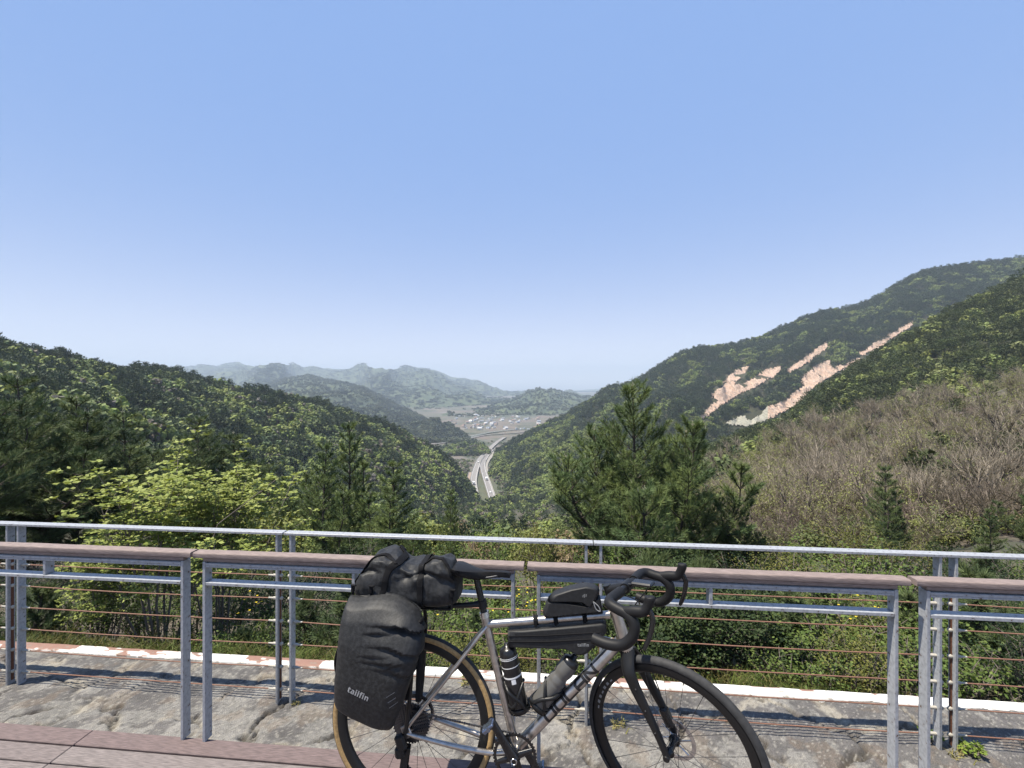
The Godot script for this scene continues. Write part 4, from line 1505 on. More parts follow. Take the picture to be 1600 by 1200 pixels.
# leaders: how many upright stems share the crown; open: distance between whorls, m
func near_pine(seed_: int, h: float, spread: float, up: float, count: int, leaders := 1, open := 0.26) -> Array:
	var r := RandomNumberGenerator.new()
	r.seed = seed_
	var wood := Shape.new()
	var s := Shape.new()
	s.colored = true
	var buds := Shape.new()
	var axes := []
	var main := []
	for k in 13:
		var u := k / 12.0
		main.append(Vector3(0.10 * sin(u * 3.0 + seed_), u * h, 0.09 * sin(u * 2.3 + seed_ * 2.0)))
	axes.append([main, 0.085, spread if leaders == 1 else spread * 0.72, 0.08])
	for k in leaders - 1:
		var az := TAU * (k + 0.4) / (leaders - 1) + r.randf_range(-0.35, 0.35)
		var from := r.randf_range(0.08, 0.34)
		var start: Vector3 = main[int(from * 12.0)]
		var far := spread * (0.34 + 0.62 * fposmod(k * 0.618 + 0.2, 1.0))
		var tip := h * (1.06 - 0.46 * far / spread) * r.randf_range(0.88, 1.05)
		var path := []
		for i in 10:
			var u := i / 9.0
			var out := far * (1.0 - pow(1.0 - u, 2.2))
			path.append(start + Vector3(cos(az) * out, (tip - start.y) * pow(u, 1.25), sin(az) * out) + Vector3(r.randfn(), 0, r.randfn()) * 0.02)
		axes.append([path, 0.05, spread * r.randf_range(0.42, 0.62), 0.16])
	for ax in axes:
		var trunk: Array = ax[0]
		var nseg := trunk.size() - 1
		var rads := []
		for k in nseg + 1:
			rads.append(lerpf(ax[1], 0.010, pow(float(k) / nseg, 0.8)))
		wood.tube(trunk, rads, 7)
		var long: float = trunk[nseg].y - trunk[0].y
		var y: float = ax[3]
		var turn := r.randf() * TAU
		while y < 0.985:
			var tk := y * nseg
			var k0 := mini(int(tk), nseg - 1)
			var base: Vector3 = trunk[k0].lerp(trunk[k0 + 1], tk - k0)
			turn += 0.9
			var nb := 5 if y < 0.85 else 4
			for b in nb:
				if r.randf() < 0.08:
					continue
				var az := turn + TAU * b / nb + r.randf_range(-0.3, 0.3)
				var reach: float = (ax[2] * pow(1.0 - y, 0.68) * 0.95 + 0.20) * r.randf_range(0.62, 1.15)
				var el := lerpf(0.25, 1.0, pow(y, 1.3)) * up + r.randf_range(-0.15, 0.15)
				var d := Vector3(cos(az) * cos(el), sin(el), sin(az) * cos(el))
				var pts := [base]
				var rr := [lerpf(0.024, 0.009, y)]
				var p := base
				var n := 6 if reach > 0.55 else 4
				for k in n:
					d = (d + Vector3(0, 0.12 * up, 0) + Vector3(r.randfn(), r.randfn(), r.randfn()) * 0.06).normalized()
					p += d * reach / n
					pts.append(p)
					rr.append(lerpf(rr[0], 0.004, float(k + 1) / n))
				wood.tube(pts, rr, 5, false)
				var tone := Color(0.066, 0.098, 0.046) * r.randf_range(0.7, 1.3)
				tone = tone.lerp(Color(0.135, 0.165, 0.058), r.randf() * 0.7)
				for k in range(2, n + 1):
					var q: Vector3 = pts[k]
					var dd: Vector3 = (pts[k] - pts[k - 1]).normalized()
					tuft(s, q, dd, 0.135, count, r, tone)
					tuft(s, q - dd * reach / n * 0.5, dd, 0.125, count, r, tone)
					if k == n:
						if y > 0.6 and r.randf() < 0.3:
							buds.tube([q, q + (dd + Vector3(0, 0.6, 0)).normalized() * 0.07], [0.006, 0.0025], 5)
						continue
					for sd in [-1.0, 1.0]:
						if r.randf() < 0.15:
							continue
						var lat: Vector3 = dd.cross(Vector3.UP).normalized() * sd
						var td: Vector3 = (dd * 0.75 + lat * 0.8 + Vector3(0, 0.3 * up + r.randf_range(-0.1, 0.25), 0)).normalized()
						var tl := reach * lerpf(0.42, 0.18, float(k) / n) * r.randf_range(0.7, 1.2)
						var e: Vector3 = q + td * tl
						wood.tube([q, e], [0.005, 0.0025], 4, false)
						var m := maxi(2, int(tl / 0.095))
						for i in m:
							tuft(s, q.lerp(e, float(i + 1) / m), (td + Vector3(0, 0.2 * i / m, 0)).normalized(), 0.13, count, r, tone)
			y += open * r.randf_range(0.8, 1.2) / maxf(long, 0.3)
		var top: Vector3 = trunk[nseg]
		for k in 3:
			tuft(s, top - Vector3(0, 0.08 * k, 0), Vector3.UP, 0.13, count, r, Color(0.065, 0.092, 0.042))
		buds.tube([top, top + Vector3(0, 0.11, 0)], [0.008, 0.0035], 5)
		for k in 4:
			var a := TAU * k / 4
			buds.tube([top, top + Vector3(cos(a) * 0.035, 0.065, sin(a) * 0.035)], [0.006, 0.0025], 5)
	return [wood.mesh(), s.mesh(false), buds.mesh()]


# leafy shrub: [stems, leaves]
func shrub(seed_: int, wide: float, tall: float, leaf: float, count: int, c0: Color, c1: Color, whorled: bool, hollow := 0.0) -> Array:
	var r := RandomNumberGenerator.new()
	r.seed = seed_
	var wood := Shape.new()
	var s := Shape.new()
	s.colored = true
	var tips := []
	var stems := 9
	for k in stems:
		var az := TAU * k / stems + r.randf_range(-0.3, 0.3)
		var tilt := r.randf_range(0.1, 0.85)
		var d := Vector3(cos(az) * sin(tilt) * wide, cos(tilt) * tall, sin(az) * sin(tilt) * wide)
		var p := Vector3(cos(az), 0, sin(az)) * 0.05
		var pts := [p, p + d * 0.4 + Vector3(r.randfn(), 0, r.randfn()) * 0.04, p + d * 0.75, p + d]
		wood.tube(pts, [0.012, 0.009, 0.006, 0.003], 5, false)
		for j in 9:
			var u := r.randf_range(0.35, 1.0)
			var q: Vector3 = pts[1].lerp(pts[3], (u - 0.3) / 0.7)
			var bd := (d.normalized() + Vector3(r.randfn(), r.randfn() * 0.5 + 0.2, r.randfn()) * 0.7).normalized()
			var e: Vector3 = q + bd * tall * r.randf_range(0.14, 0.34)
			wood.tube([q, e], [0.0035, 0.0018], 4, false)
			if e.y > hollow * tall:
				tips.append([e, bd])
				tips.append([q.lerp(e, 0.55), bd])
	var per := maxi(1, count / tips.size())
	for t in tips:
		var tone := c0.lerp(c1, r.randf())
		var e: Vector3 = t[0]
		var bd: Vector3 = t[1]
		for k in per:
			var o: Vector3
			var ax: Vector3
			var nrm: Vector3
			if whorled:
				# rosettes of leaflets, held level at the twig ends
				if k % 7 == 0:
					e = t[0] + Vector3(r.randfn(), r.randfn() * 0.7, r.randfn()) * 0.07
				var an := TAU * (k % 7) / 7.0 + r.randf_range(-0.3, 0.3)
				ax = Vector3(cos(an), r.randf_range(-0.15, 0.45), sin(an)).normalized()
				o = e + ax * leaf * 0.15
				nrm = (Vector3.UP + Vector3(r.randfn(), 0, r.randfn()) * 0.55).normalized()
			else:
				o = e + Vector3(r.randfn(), r.randfn(), r.randfn()) * 0.055 * tall
				ax = Vector3(r.randfn(), r.randfn() * 0.6, r.randfn()).normalized()
				nrm = (Vector3.UP * 0.9 + bd * 0.4 + Vector3(r.randfn(), r.randfn(), r.randfn()) * 0.6).normalized()
			var side := ax.cross(nrm).normalized() * leaf * r.randf_range(0.24, 0.36)
			var l := leaf * r.randf_range(0.7, 1.2)
			var v := r.randf_range(0.75, 1.3)
			s.tint = Color(tone.r * v, tone.g * v, tone.b * v)
			var m := o + ax * l * 0.5 - nrm * l * 0.05
			s.face(o, m + side, o + ax * l)
			s.face(o, o + ax * l, m - side)
	return [wood.mesh(), s.mesh(false)]


func grass_tuft(seed_: int, count: int, tall: float, wide: float, c0: Color, c1: Color) -> ArrayMesh:
	var r := RandomNumberGenerator.new()
	r.seed = seed_
	var s := Shape.new()
	s.colored = true
	for k in count:
		var p := Vector3(r.randfn() * wide, 0, r.randfn() * wide)
		var d := Vector3(r.randfn() * 0.45, 1, r.randfn() * 0.45).normalized() * tall * r.randf_range(0.5, 1.1)
		var side := d.cross(Vector3(r.randfn(), 0, r.randfn())).normalized() * 0.004
		var bend := Vector3(r.randfn(), -0.3, r.randfn()) * tall * 0.3
		s.tint = c0.lerp(c1, r.randf())
		s.face(p - side, p + d * 0.6, p + side)
		s.face(p + d * 0.6 - side * 0.7, p + d + bend, p + d * 0.6 + side * 0.7)
		s.face(p - side, p + d * 0.6 - side * 0.7, p + d * 0.6 + side * 0.7)
	return s.mesh(false)


# ---------------------------------------------------------------- placing
var side_table := [
	# px, heights of the near hillside at the distances below
	[-2400.0, -0.8, -2.0, -4.0, -5.0, -2.0, 8.0, 20.0],
	[-300.0, -0.8, -2.4, -5.5, -9.0, -10.0, -6.0, 5.0],
	[0.0, -0.85, -2.6, -6.5, -13.0, -20.0, -22.0, -20.0],
	[400.0, -0.9, -2.9, -8.0, -19.0, -38.0, -62.0, -84.0],
	[800.0, -0.9, -3.0, -8.6, -21.5, -42.0, -74.0, -110.0],
	[1040.0, -0.9, -3.0, -8.4, -19.5, -33.0, -58.0, -90.0],
	[1140.0, -0.9, -2.9, -8.0, -15.5, -20.0, -42.0, -70.0],
	[1300.0, -0.9, -2.8, -7.4, -12.5, -10.5, -26.0, -50.0],
	[1450.0, -0.9, -2.7, -6.8, -10.0, -4.5, -14.0, -35.0],
	[1600.0, -0.9, -2.5, -6.0, -7.5, 1.0, -4.0, -20.0],
	[1900.0, -0.85, -2.2, -4.6, -3.0, 9.0, 10.0, 0.0],
	[4000.0, -0.8, -1.6, -2.0, 4.0, 22.0, 30.0, 30.0]]
var side_dist := [4.0, 10.0, 25.0, 60.0, 130.0, 250.0, 430.0]


func hillside(px: float, d: float) -> float:
	var k := 0
	while k < side_table.size() - 2 and px > side_table[k + 1][0]:
		k += 1
	var u := smoothstep(side_table[k][0], side_table[k + 1][0], px)
	var j := 0
	while j < 5 and d > side_dist[j + 1]:
		j += 1
	var w := clampf((d - side_dist[j]) / (side_dist[j + 1] - side_dist[j]), -0.3, 1.0)
	var a: float = lerpf(side_table[k][j + 1], side_table[k + 1][j + 1], u)
	var b: float = lerpf(side_table[k][j + 2], side_table[k + 1][j + 2], u)
	var x := (px - 800.0) / LENS * d
	return lerpf(a, b, w) + 0.02 * minf(d, 60.0) * noise.get_noise_2d(x * 4000.0 / (d + 20.0), d * 400.0 / (d + 20.0) * 4.0)


func stand(px: float, d: float, sink := 0.0) -> Vector3:
	return Vector3((px - 800.0) / LENS * d, hillside(px, d) - sink, -d)


func mass(called: String, label: String, m: Mesh, material: Material, places: Array, tints: Array) -> void:
	var mm := MultiMesh.new()
	mm.transform_format = MultiMesh.TRANSFORM_3D
	mm.use_colors = true
	mm.mesh = m
	mm.instance_count = places.size()
	for i in places.size():
		mm.set_instance_transform(i, places[i])
		mm.set_instance_color(i, tints[i])
	var o := MultiMeshInstance3D.new()
	o.name = numbered(called)
	o.multimesh = mm
	o.material_override = material
	add_child(o)
	tag(o, label, "", "", "stuff")


func upright(p: Vector3, w: float, h: float, r: RandomNumberGenerator) -> Transform3D:
	return Transform3D(Basis(Vector3.UP, r.randf() * TAU).scaled(Vector3(w, h, w)), p)


# scatter trees over a hill; kinds: [mesh, wide, tall, colour, share]; returns lists by kind
func scatter(h: Hill, px0: float, px1: float, t0: float, t1: float, count: int, seed_: int, pick: Callable, bare_spots := []) -> Array:
	var r := RandomNumberGenerator.new()
	r.seed = seed_
	var out := []
	var tries := 0
	while out.size() < count and tries < count * 3:
		tries += 1
		var px := r.randf_range(px0, px1)
		var t := r.randf_range(t0, t1)
		var c := h.column(px)
		# even cover of the ground: farther columns are wider
		var d: float = lerpf(c[3], c[1], t)
		if r.randf() > d / maxf(c[1], c[3]):
			continue
		var p := h.point(px, t)
		if bare_spots.size():
			var q := h.seen(p)
			var skip := false
			for poly in bare_spots:
				if Geometry2D.is_point_in_polygon(q + Vector2(0, -2), poly) or Geometry2D.is_point_in_polygon(q + Vector2(0, -6), poly) or Geometry2D.is_point_in_polygon(q + Vector2(2, -10), poly):
					skip = true
					break
			if skip:
				continue
		var e: Array = pick.call(p, t, px, r)
		var big := r.randf_range(0.62, 1.38)
		out.append([e[0], p, e[1] * big * r.randf_range(0.88, 1.14), e[2] * big * r.randf_range(0.85, 1.2), e[3]])
	return out


var crowns := []
var pines_far := []
var bare := []
var trunk_far: ArrayMesh
var trunk_pine: ArrayMesh


func grow(list: Array, r: RandomNumberGenerator, called: String, label: String, meshes: Array) -> void:
	for k in meshes.size():
		var places := []
		var tints := []
		for e in list:
			if e[0] == k:
				places.append(upright(e[1] - Vector3(0, e[3] * 0.10, 0), e[2], e[3], r))
				tints.append(e[4])
		if places.size():
			mass(called, label, meshes[k], M.mass_leaves, places, tints)


func single_tree(called: String, label: String, group: String, p: Vector3, w: float, h: float, crown: Mesh, trunk: Mesh, crown_mat: Material, r: RandomNumberGenerator, category := "tree") -> void:
	var o := thing(called, label, category, upright(p, w, h, r), group)
	part(o, "trunk", trunk, M.bark)
	part(o, "crown", crown, crown_mat)


func new_hill(cols: Array, relief: float, wave: float, swell: float, fall: float, lower: float) -> Hill:
	var h := Hill.new()
	h.cols = cols
	h.relief = relief
	h.wave = wave
	h.swell = swell
	h.fall = fall
	h.lower = lower
	h.n = noise
	return h


func vary(c: Color, r: RandomNumberGenerator, k := 0.22) -> Color:
	var v := 1.0 + r.randf_range(-k, k)
	return Color(c.r * v * r.randf_range(0.92, 1.08), c.g * v, c.b * v * r.randf_range(0.9, 1.1))


const FRESH := Color(0.190, 0.232, 0.064)
const GREEN := Color(0.118, 0.152, 0.054)
const DARK := Color(0.044, 0.064, 0.032)
const BROWN := Color(0.140, 0.122, 0.104)


func make_land() -> void:
	var r := RandomNumberGenerator.new()
	r.seed = 5
	M.mass_leaves = leafy(1, 1, 1, 0.3)
	crowns = [leaf_crown(1, 15, 13, 0.088, 1.0, 0.16), leaf_crown(2, 13, 14, 0.088, 0.85, 0.16)]
	pines_far = [far_pine_crown(3, 13, 16), far_pine_crown(4, 12, 17)]
	trunk_far = stick_trunk(0.6, 0.022, 1)
	trunk_pine = stick_trunk(0.95, 0.018, 2)
	var meshes := [crowns[0], crowns[1], pines_far[0], pines_far[1]]
	# ---- the flat ground under the overlook and the near hillside
	var g := Shape.new()
	g.colored = true
	g.tint = Color(0.16, 0.14, 0.11)
	g.bar(0, -0.62, -0.2, 26.0, 0.4, 6.1, 0.01)
	setting("ground", g.mesh(), M.earth).transform = fence_frame()
	var s := Shape.new()
	s.colored = true
	var nc := 220
	var nr := 110
	for i in nc + 1:
		var u := float(i) / nc
		var px := lerpf(-900.0, 2500.0, u)
		var d0 := 3.44 / (1.0 + 0.1 * (px - 800.0) / LENS)
		for j in nr + 1:
			var d := d0 * pow(440.0 / d0, float(j) / nr)
			var p := stand(px, d)
			if j == 0:
				p.y = minf(p.y, ROCK_Y - 0.25)
			var a := noise.get_noise_2d(p.x * 60.0, p.z * 60.0)
			var b := noise.get_noise_2d(p.x * 9.0 + 50.0, p.z * 9.0)
			s.tint = Color(0.040, 0.045, 0.022).lerp(Color(0.100, 0.082, 0.060), clampf(0.5 + a + b + (0.25 if px > 1130.0 and d > 20.0 else -0.1), 0.0, 1.0))
			s.add(p)
	for i in nc:
		for j in nr:
			var a := i * (nr + 1) + j
			var b := a + nr + 1
			s.tri(a, a + 1, b); s.tri(a + 1, b + 1, b)
	setting("hillside", s.mesh(), M.earth)
	# ---- valley floor: fields
	var cells := FastNoiseLite.new()
	cells.seed = 8
	cells.noise_type = FastNoiseLite.TYPE_CELLULAR
	cells.cellular_return_type = FastNoiseLite.RETURN_CELL_VALUE
	cells.frequency = 0.012
	s = Shape.new()
	s.colored = true
	nc = 130
	nr = 170
	for i in nc + 1:
		var px := lerpf(300.0, 1250.0, float(i) / nc)
		for j in nr + 1:
			var d := 330.0 * pow(7000.0 / 330.0, float(j) / nr)
			var p := Vector3((px - 800.0) / LENS * d, -118.0 + 1.5 * noise.get_noise_2d(px, d), -d)
			var v := cells.get_noise_2d(p.x, p.z * 0.7)
			var c := Color(0.075, 0.080, 0.048)
			if d > 640.0:
				c = Color(0.125, 0.105, 0.085) if v > 0.2 else (Color(0.095, 0.092, 0.068) if v > -0.35 else Color(0.050, 0.060, 0.036))
				if v > 0.75:
					c = Color(0.21, 0.20, 0.185)
			s.tint = vary(c, r, 0.1)
			s.add(p)
	for i in nc:
		for j in nr:
			var a := i * (nr + 1) + j
			var b := a + nr + 1
			s.tri(a, a + 1, b); s.tri(a + 1, b + 1, b)
	setting("valley_floor", s.mesh(), M.earth)
	# ---- far ranges
	var B := new_hill([[-500, 590, 10500, 611, 8200], [150, 577, 10500, 611, 8200], [185, 572, 10500, 611, 8200], [215, 574, 10500, 611, 8200], [245, 580, 10500, 611, 8200], [500, 600, 10500, 611, 8200], [700, 613, 10500, 611, 8200], [790, 613, 10500, 611, 8200], [825, 610, 10500, 611, 8200], [850, 613, 10500, 611, 8200], [960, 606, 10500, 611, 8200], [1200, 600, 10500, 611, 8200], [1700, 590, 10500, 611, 8200]], 30.0, 900.0, 0.0, 0.3, 0.0)
	setting("mountain_horizon", hill_mesh(B, -500, 1700, 160, 24, 1.2, far_wood), M.earth)
	var A := new_hill([[-400, 590, 7040, 639, 2250], [0, 588, 7040, 639, 2250], [180, 585, 7040, 639, 2250], [235, 580, 7040, 639, 2250], [262, 575, 7040, 639, 2250], [300, 574, 7040, 639, 2250], [345, 570, 6880, 639, 2250], [370, 566, 6880, 639, 2250], [405, 571, 4300, 642, 2250], [425, 568, 4300, 642, 2250], [442, 572, 4300, 642, 2250], [459, 568, 6880, 639, 2250], [476, 575, 6880, 639, 2250], [490, 572, 6880, 639, 2250], [520, 577, 6720, 639, 2250], [545, 574, 6720, 639, 2250], [562, 571, 6720, 639, 2250], [582, 574, 4200, 642, 2150], [605, 578, 4200, 643, 2150], [640, 575, 6560, 639, 2250], [660, 574, 6560, 639, 2250], [680, 580, 6560, 639, 2250], [700, 587, 6400, 639, 2250], [722, 591, 6400, 639, 2250], [747, 594, 6400, 639, 2250], [765, 605, 6400, 639, 2250], [785, 612, 6400, 639, 2250], [815, 615, 6400, 639, 2250], [860, 624, 6400, 639, 2250], [960, 628, 6400, 639, 2250], [1200, 620, 6400, 639, 2250]], 210.0, 1500.0, -0.05, 0.4, 0.0)
	A.jag = 38.0
	setting("mountain_range", hill_mesh(A, -400, 1200, 300, 90, 1.15, far_wood), M.earth)
	var D := new_hill([[690, 652, 2300, 656, 1700], [735, 646, 2500, 652, 1750], [760, 637, 2600, 651, 1780], [785, 626, 2700, 651, 1800], [806, 619, 2700, 651, 1800], [826, 609, 2750, 651, 1800], [842, 605, 2750, 651, 1800], [856, 609, 2750, 651, 1800], [866, 607, 2750, 651, 1800], [895, 616, 2750, 651, 1800], [940, 622, 2700, 651, 1800], [1100, 622, 2700, 651, 1800]], 60.0, 420.0, 0.05, 0.4, 6.0)
	D.jag = 9.0
	setting("mountain_spur", hill_mesh(D, 690, 1100, 150, 60, 1.15, far_wood), M.earth)
	var C := new_hill([[60, 600, 3000, 690, 980], [280, 601, 2900, 690, 980], [380, 604, 2800, 690, 980], [425, 596, 2750, 690, 980], [450, 589, 2700, 690, 980], [480, 585, 2650, 690, 980], [510, 590, 2550, 690, 980], [545, 596, 2400, 690, 980], [575, 607, 2200, 690, 970], [610, 625, 1950, 690, 960], [650, 645, 1700, 691, 960], [690, 662, 1450, 691, 960], [720, 676, 1200, 692, 960], [742, 690, 1050, 693, 955]], 42.0, 260.0, 0.03, 0.4, 7.0)
	C.jag = 9.0
	setting("middle_hill", hill_mesh(C, 60, 742, 190, 90, 1.15, far_wood), M.earth)
	# ---- left hill
	var E := new_hill([[-500, 470, 190, 860, 55], [-150, 515, 240, 830, 60], [0, 538, 280, 830, 66], [25, 547, 285, 830, 70], [60, 556, 290, 830, 74], [100, 559, 300, 830, 80], [135, 565, 310, 830, 84], [170, 577, 320, 830, 90], [200, 580, 330, 830, 100], [240, 582, 345, 830, 110], [290, 587, 360, 830, 125], [330, 598, 370, 830, 140], [380, 606, 385, 832, 155], [420, 611, 395, 834, 170], [450, 619, 405, 836, 185], [500, 628, 420, 838, 200], [540, 643, 435, 838, 220], [600, 661, 455, 836, 250], [640, 679, 465, 830, 285], [680, 703, 470, 820, 330], [710, 727, 470, 812, 370], [732, 757, 470, 805, 410], [748, 790, 470, 800, 450]], 15.0, 95.0, -0.08, 0.6, 5.0)
	setting("left_hill", hill_mesh(E, -500, 748, 200, 110, 1.3, forest_floor), M.earth)
	# ---- right mountain with bare rock
	var H := new_hill([[764, 782, 470, 806, 430], [766, 745, 620, 806, 430], [776, 706, 800, 806, 420], [800, 689, 860, 812, 400], [840, 668, 860, 820, 370], [880, 650, 860, 826, 340], [920, 625, 870, 830, 320], [950, 604, 880, 830, 315], [985, 597, 890, 825, 320], [1020, 580, 900, 815, 330], [1060, 555, 910, 800, 350], [1090, 543, 910, 790, 360], [1150, 537, 910, 770, 380], [1200, 520, 900, 760, 390], [1250, 500, 900, 750, 400], [1290, 485, 890, 745, 400], [1340, 479, 890, 740, 400], [1380, 460, 890, 735, 400], [1400, 446, 880, 730, 400], [1440, 426, 880, 720, 400], [1480, 418, 880, 710, 400], [1560, 409, 870, 690, 400], [1600, 404, 870, 680, 400], [1750, 385, 850, 650, 400], [2100, 350, 800, 600, 400]], 34.0, 190.0, -0.04, 0.6, 4.0)
	setting("right_mountain", hill_mesh(H, 764, 2100, 260, 130, 1.25, forest_floor), M.earth)
	# ---- right pine ridge, nearer
	var G := new_hill([[960, 790, 215, 810, 150], [1060, 735, 240, 760, 150], [1100, 706, 255, 742, 150], [1140, 693, 268, 738, 150], [1180, 672, 275, 734, 150], [1230, 650, 275, 728, 150], [1270, 614, 280, 722, 150], [1300, 594, 285, 716, 150], [1340, 568, 288, 710, 150], [1380, 546, 290, 704, 150], [1420, 521, 292, 700, 150], [1470, 491, 295, 690, 150], [1520, 466, 298, 680, 150], [1560, 446, 300, 670, 150], [1600, 426, 300, 655, 150], [1750, 380, 300, 620, 150], [2100, 300, 300, 560, 150]], 9.0, 60.0, -0.03, 0.6, 4.5)
	setting("pine_ridge", hill_mesh(G, 960, 2100, 175, 70, 1.3, forest_floor), M.earth)
	# ---- small wooded knoll in the valley
	var K := new_hill([[672, 708, 800, 712, 780], [690, 699, 850, 712, 785], [710, 693, 880, 712, 785], [735, 690, 890, 712, 785], [755, 693, 880, 711, 790], [764, 704, 830, 710, 800]], 3.0, 60.0, 0.1, 0.5, 5.0)
	setting("wooded_knoll", hill_mesh(K, 672, 764, 30, 14, 1.5, forest_floor), M.earth)

	make_rock_faces(H)
	make_valley(r)

	# ---- forests that read as one mass
	var rocks := rock_outlines()
	var on_left := func(p: Vector3, t: float, px: float, q: RandomNumberGenerator) -> Array:
		var n := noise.get_noise_2d(p.x * 2.6, p.z * 2.6) + 0.6 * noise.get_noise_2d(p.x * 9.0, p.z * 9.0 + 40.0) + q.randf_range(-0.26, 0.26)
		n -= 0.30 * smoothstep(0.72, 1.0, t) - 0.06 - 0.10 * smoothstep(450.0, 680.0, px)
		if n < -0.16:
			return [q.randi_range(2, 3), 8.5, 9.0, vary(DARK * 1.1, q)]
		if n < 0.0:
			return [q.randi_range(0, 1), 8.0, 7.4, vary(Color(0.084, 0.112, 0.046), q)]
		if n < 0.13:
			return [q.randi_range(0, 1), 8.0, 7.4, vary(GREEN, q)]
		if q.randf() < 0.16:
			return [q.randi_range(0, 1), 7.6, 7.2, vary(BROWN, q)]
		return [q.randi_range(0, 1), 8.0, 7.4, vary(FRESH, q)]
	var left := scatter(E, -200, 748, 0.02, 1.05, 11000, 21, on_left)
	var keep := []
	var near_left := []
	for e in left:
		var q := E.seen(e[1])
		if -e[1].z < 190.0 and q.x > 150.0 and q.x < 620.0 and near_left.size() < 90:
			near_left.append(e)
		else:
			keep.append(e)
	grow(keep, r, "forest", "mottled spring forest covering the left hillside", meshes)
	var tints := {}
	for e in near_left:
		var c: Color = e[4]
		var what := "young bright green tree low on the left hill" if c.g > 0.11 else ("brown budding tree low on the left hill" if c.r > c.g else ("dark pine tree low on the left hill" if e[0] > 1 else "plain green tree low on the left hill"))
		if not tints.has(what):
			tints[what] = leafy(c.r, c.g, c.b, 0.3)
		single_tree("pine_tree" if e[0] > 1 else "forest_tree", what, "trees low on the left hill", e[1] - Vector3(0, e[3] * 0.1, 0), e[2], e[3], meshes[e[0]], trunk_far, tints[what], r)
	var on_mountain := func(p: Vector3, t: float, px: float, q: RandomNumberGenerator) -> Array:
		var n := noise.get_noise_2d(p.x * 1.4, p.z * 1.4) + 0.5 * noise.get_noise_2d(p.x * 6.0, p.z * 6.0 + 40.0) + q.randf_range(-0.15, 0.15)
		n += 0.42 * smoothstep(1080.0, 860.0, px) * smoothstep(1.0, 0.55, t) - 0.14
		if n < 0.03:
			return [q.randi_range(2, 3), 9.5, 8.5, vary(Color(0.056, 0.078, 0.038), q)]
		if n < 0.14:
			return [q.randi_range(0, 1), 8.2, 7.4, vary(GREEN * 0.85, q)]
		return [q.randi_range(0, 1), 8.0, 7.2, vary(FRESH * 0.9, q)]
	grow(scatter(H, 764, 1720, 0.0, 1.04, 30000, 22, on_mountain, rocks), r, "forest", "dark pine forest covering the high right mountain", meshes)
	var on_ridge := func(p: Vector3, t: float, px: float, q: RandomNumberGenerator) -> Array:
		var n := noise.get_noise_2d(p.x * 5.0, p.z * 5.0 + 9.0) + q.randf_range(-0.2, 0.2) + 0.22 * smoothstep(0.45, 0.1, t)
		if n < 0.20:
			return [q.randi_range(2, 3), 7.4, 6.2, vary(Color(0.084, 0.104, 0.040), q, 0.35)]
		return [q.randi_range(0, 1), 6.0, 5.4, vary(Color(0.175, 0.205, 0.056), q)]
	var ridge := scatter(G, 1000, 1760, 0.0, 1.05, 3800, 23, on_ridge)
	var rest := []
	var singles := 0
	var ridge_mats := [leafy(0.082, 0.100, 0.040, 0.25), leafy(0.108, 0.124, 0.046, 0.25), leafy(0.058, 0.076, 0.034, 0.25)]
	var ridge_fresh := leafy(0.17, 0.185, 0.07, 0.3)
	for e in ridge:
		if -e[1].z < 205.0 and singles < 260:
			singles += 1
			if e[0] > 1:
				single_tree("pine_tree", "flat-topped pine tree " + ridge_words(e[1]), "pines on the near right ridge", e[1] - Vector3(0, e[3] * 0.1, 0), e[2], e[3], meshes[e[0]], trunk_pine, ridge_mats[r.randi_range(0, 2)], r)
			else:
				single_tree("forest_tree", "yellow-green tree " + ridge_words(e[1]), "leafy trees on the near right ridge", e[1] - Vector3(0, e[3] * 0.1, 0), e[2], e[3], meshes[e[0]], trunk_far, ridge_fresh, r)
		else:
			rest.append(e)
	grow(rest, r, "forest", "olive pine forest on the near right ridge", meshes)
	var low := []
	while low.size() < 2600:
		var px := r.randf_range(60.0, 1150.0)
		var d := lerpf(55.0, 430.0, pow(r.randf(), 0.6))
		var p := stand(px, d)
		var n := noise.get_noise_2d(p.x * 5.0, p.z * 5.0) + r.randf_range(-0.25, 0.25)
		if n < -0.1:
			low.append([r.randi_range(2, 3), p, r.randf_range(4.5, 6.5), r.randf_range(5.0, 7.5), vary(DARK * 1.2, r)])
		elif n < 0.1:
			low.append([r.randi_range(0, 1), p, r.randf_range(4.5, 6.5), r.randf_range(4.5, 6.0), vary(GREEN, r)])
		else:
			low.append([r.randi_range(0, 1), p, r.randf_range(4.0, 6.0), r.randf_range(4.0, 5.5), vary(FRESH if r.randf() < 0.75 else BROWN * 1.2, r)])
	grow(low, r, "forest", "mixed wood on the slope between the overlook and the highway", meshes)
	var on_far := func(p: Vector3, t: float, px: float, q: RandomNumberGenerator) -> Array:
		var n := noise.get_noise_2d(p.x * 0.8, p.z * 0.8) + q.randf_range(-0.2, 0.2)
		return [q.randi_range(0, 1), 11.0, 9.0, vary(Color(0.046, 0.060, 0.042) if n < 0.0 else Color(0.090, 0.105, 0.060), q)]
	grow(scatter(C, 250, 742, 0.0, 1.03, 12000, 24, on_far), r, "forest", "hazy forest on the middle hill beyond the left hill", meshes)
	grow(scatter(D, 700, 960, 0.0, 1.03, 3500, 25, on_far), r, "forest", "hazy forest on the spur closing the valley", meshes)
	grow(scatter(K, 672, 764, 0.0, 1.1, 420, 26, on_left), r, "forest", "small dark wood on the knoll left of the highway", meshes)
	var on_range := func(p: Vector3, t: float, px: float, q: RandomNumberGenerator) -> Array:
		var n := noise.get_noise_2d(p.x * 0.4, p.z * 0.4) + q.randf_range(-0.2, 0.2)
		return [q.randi_range(0, 1), 30.0, 7.0, vary(Color(0.046, 0.060, 0.044) if n < 0.0 else Color(0.085, 0.098, 0.060), q)]
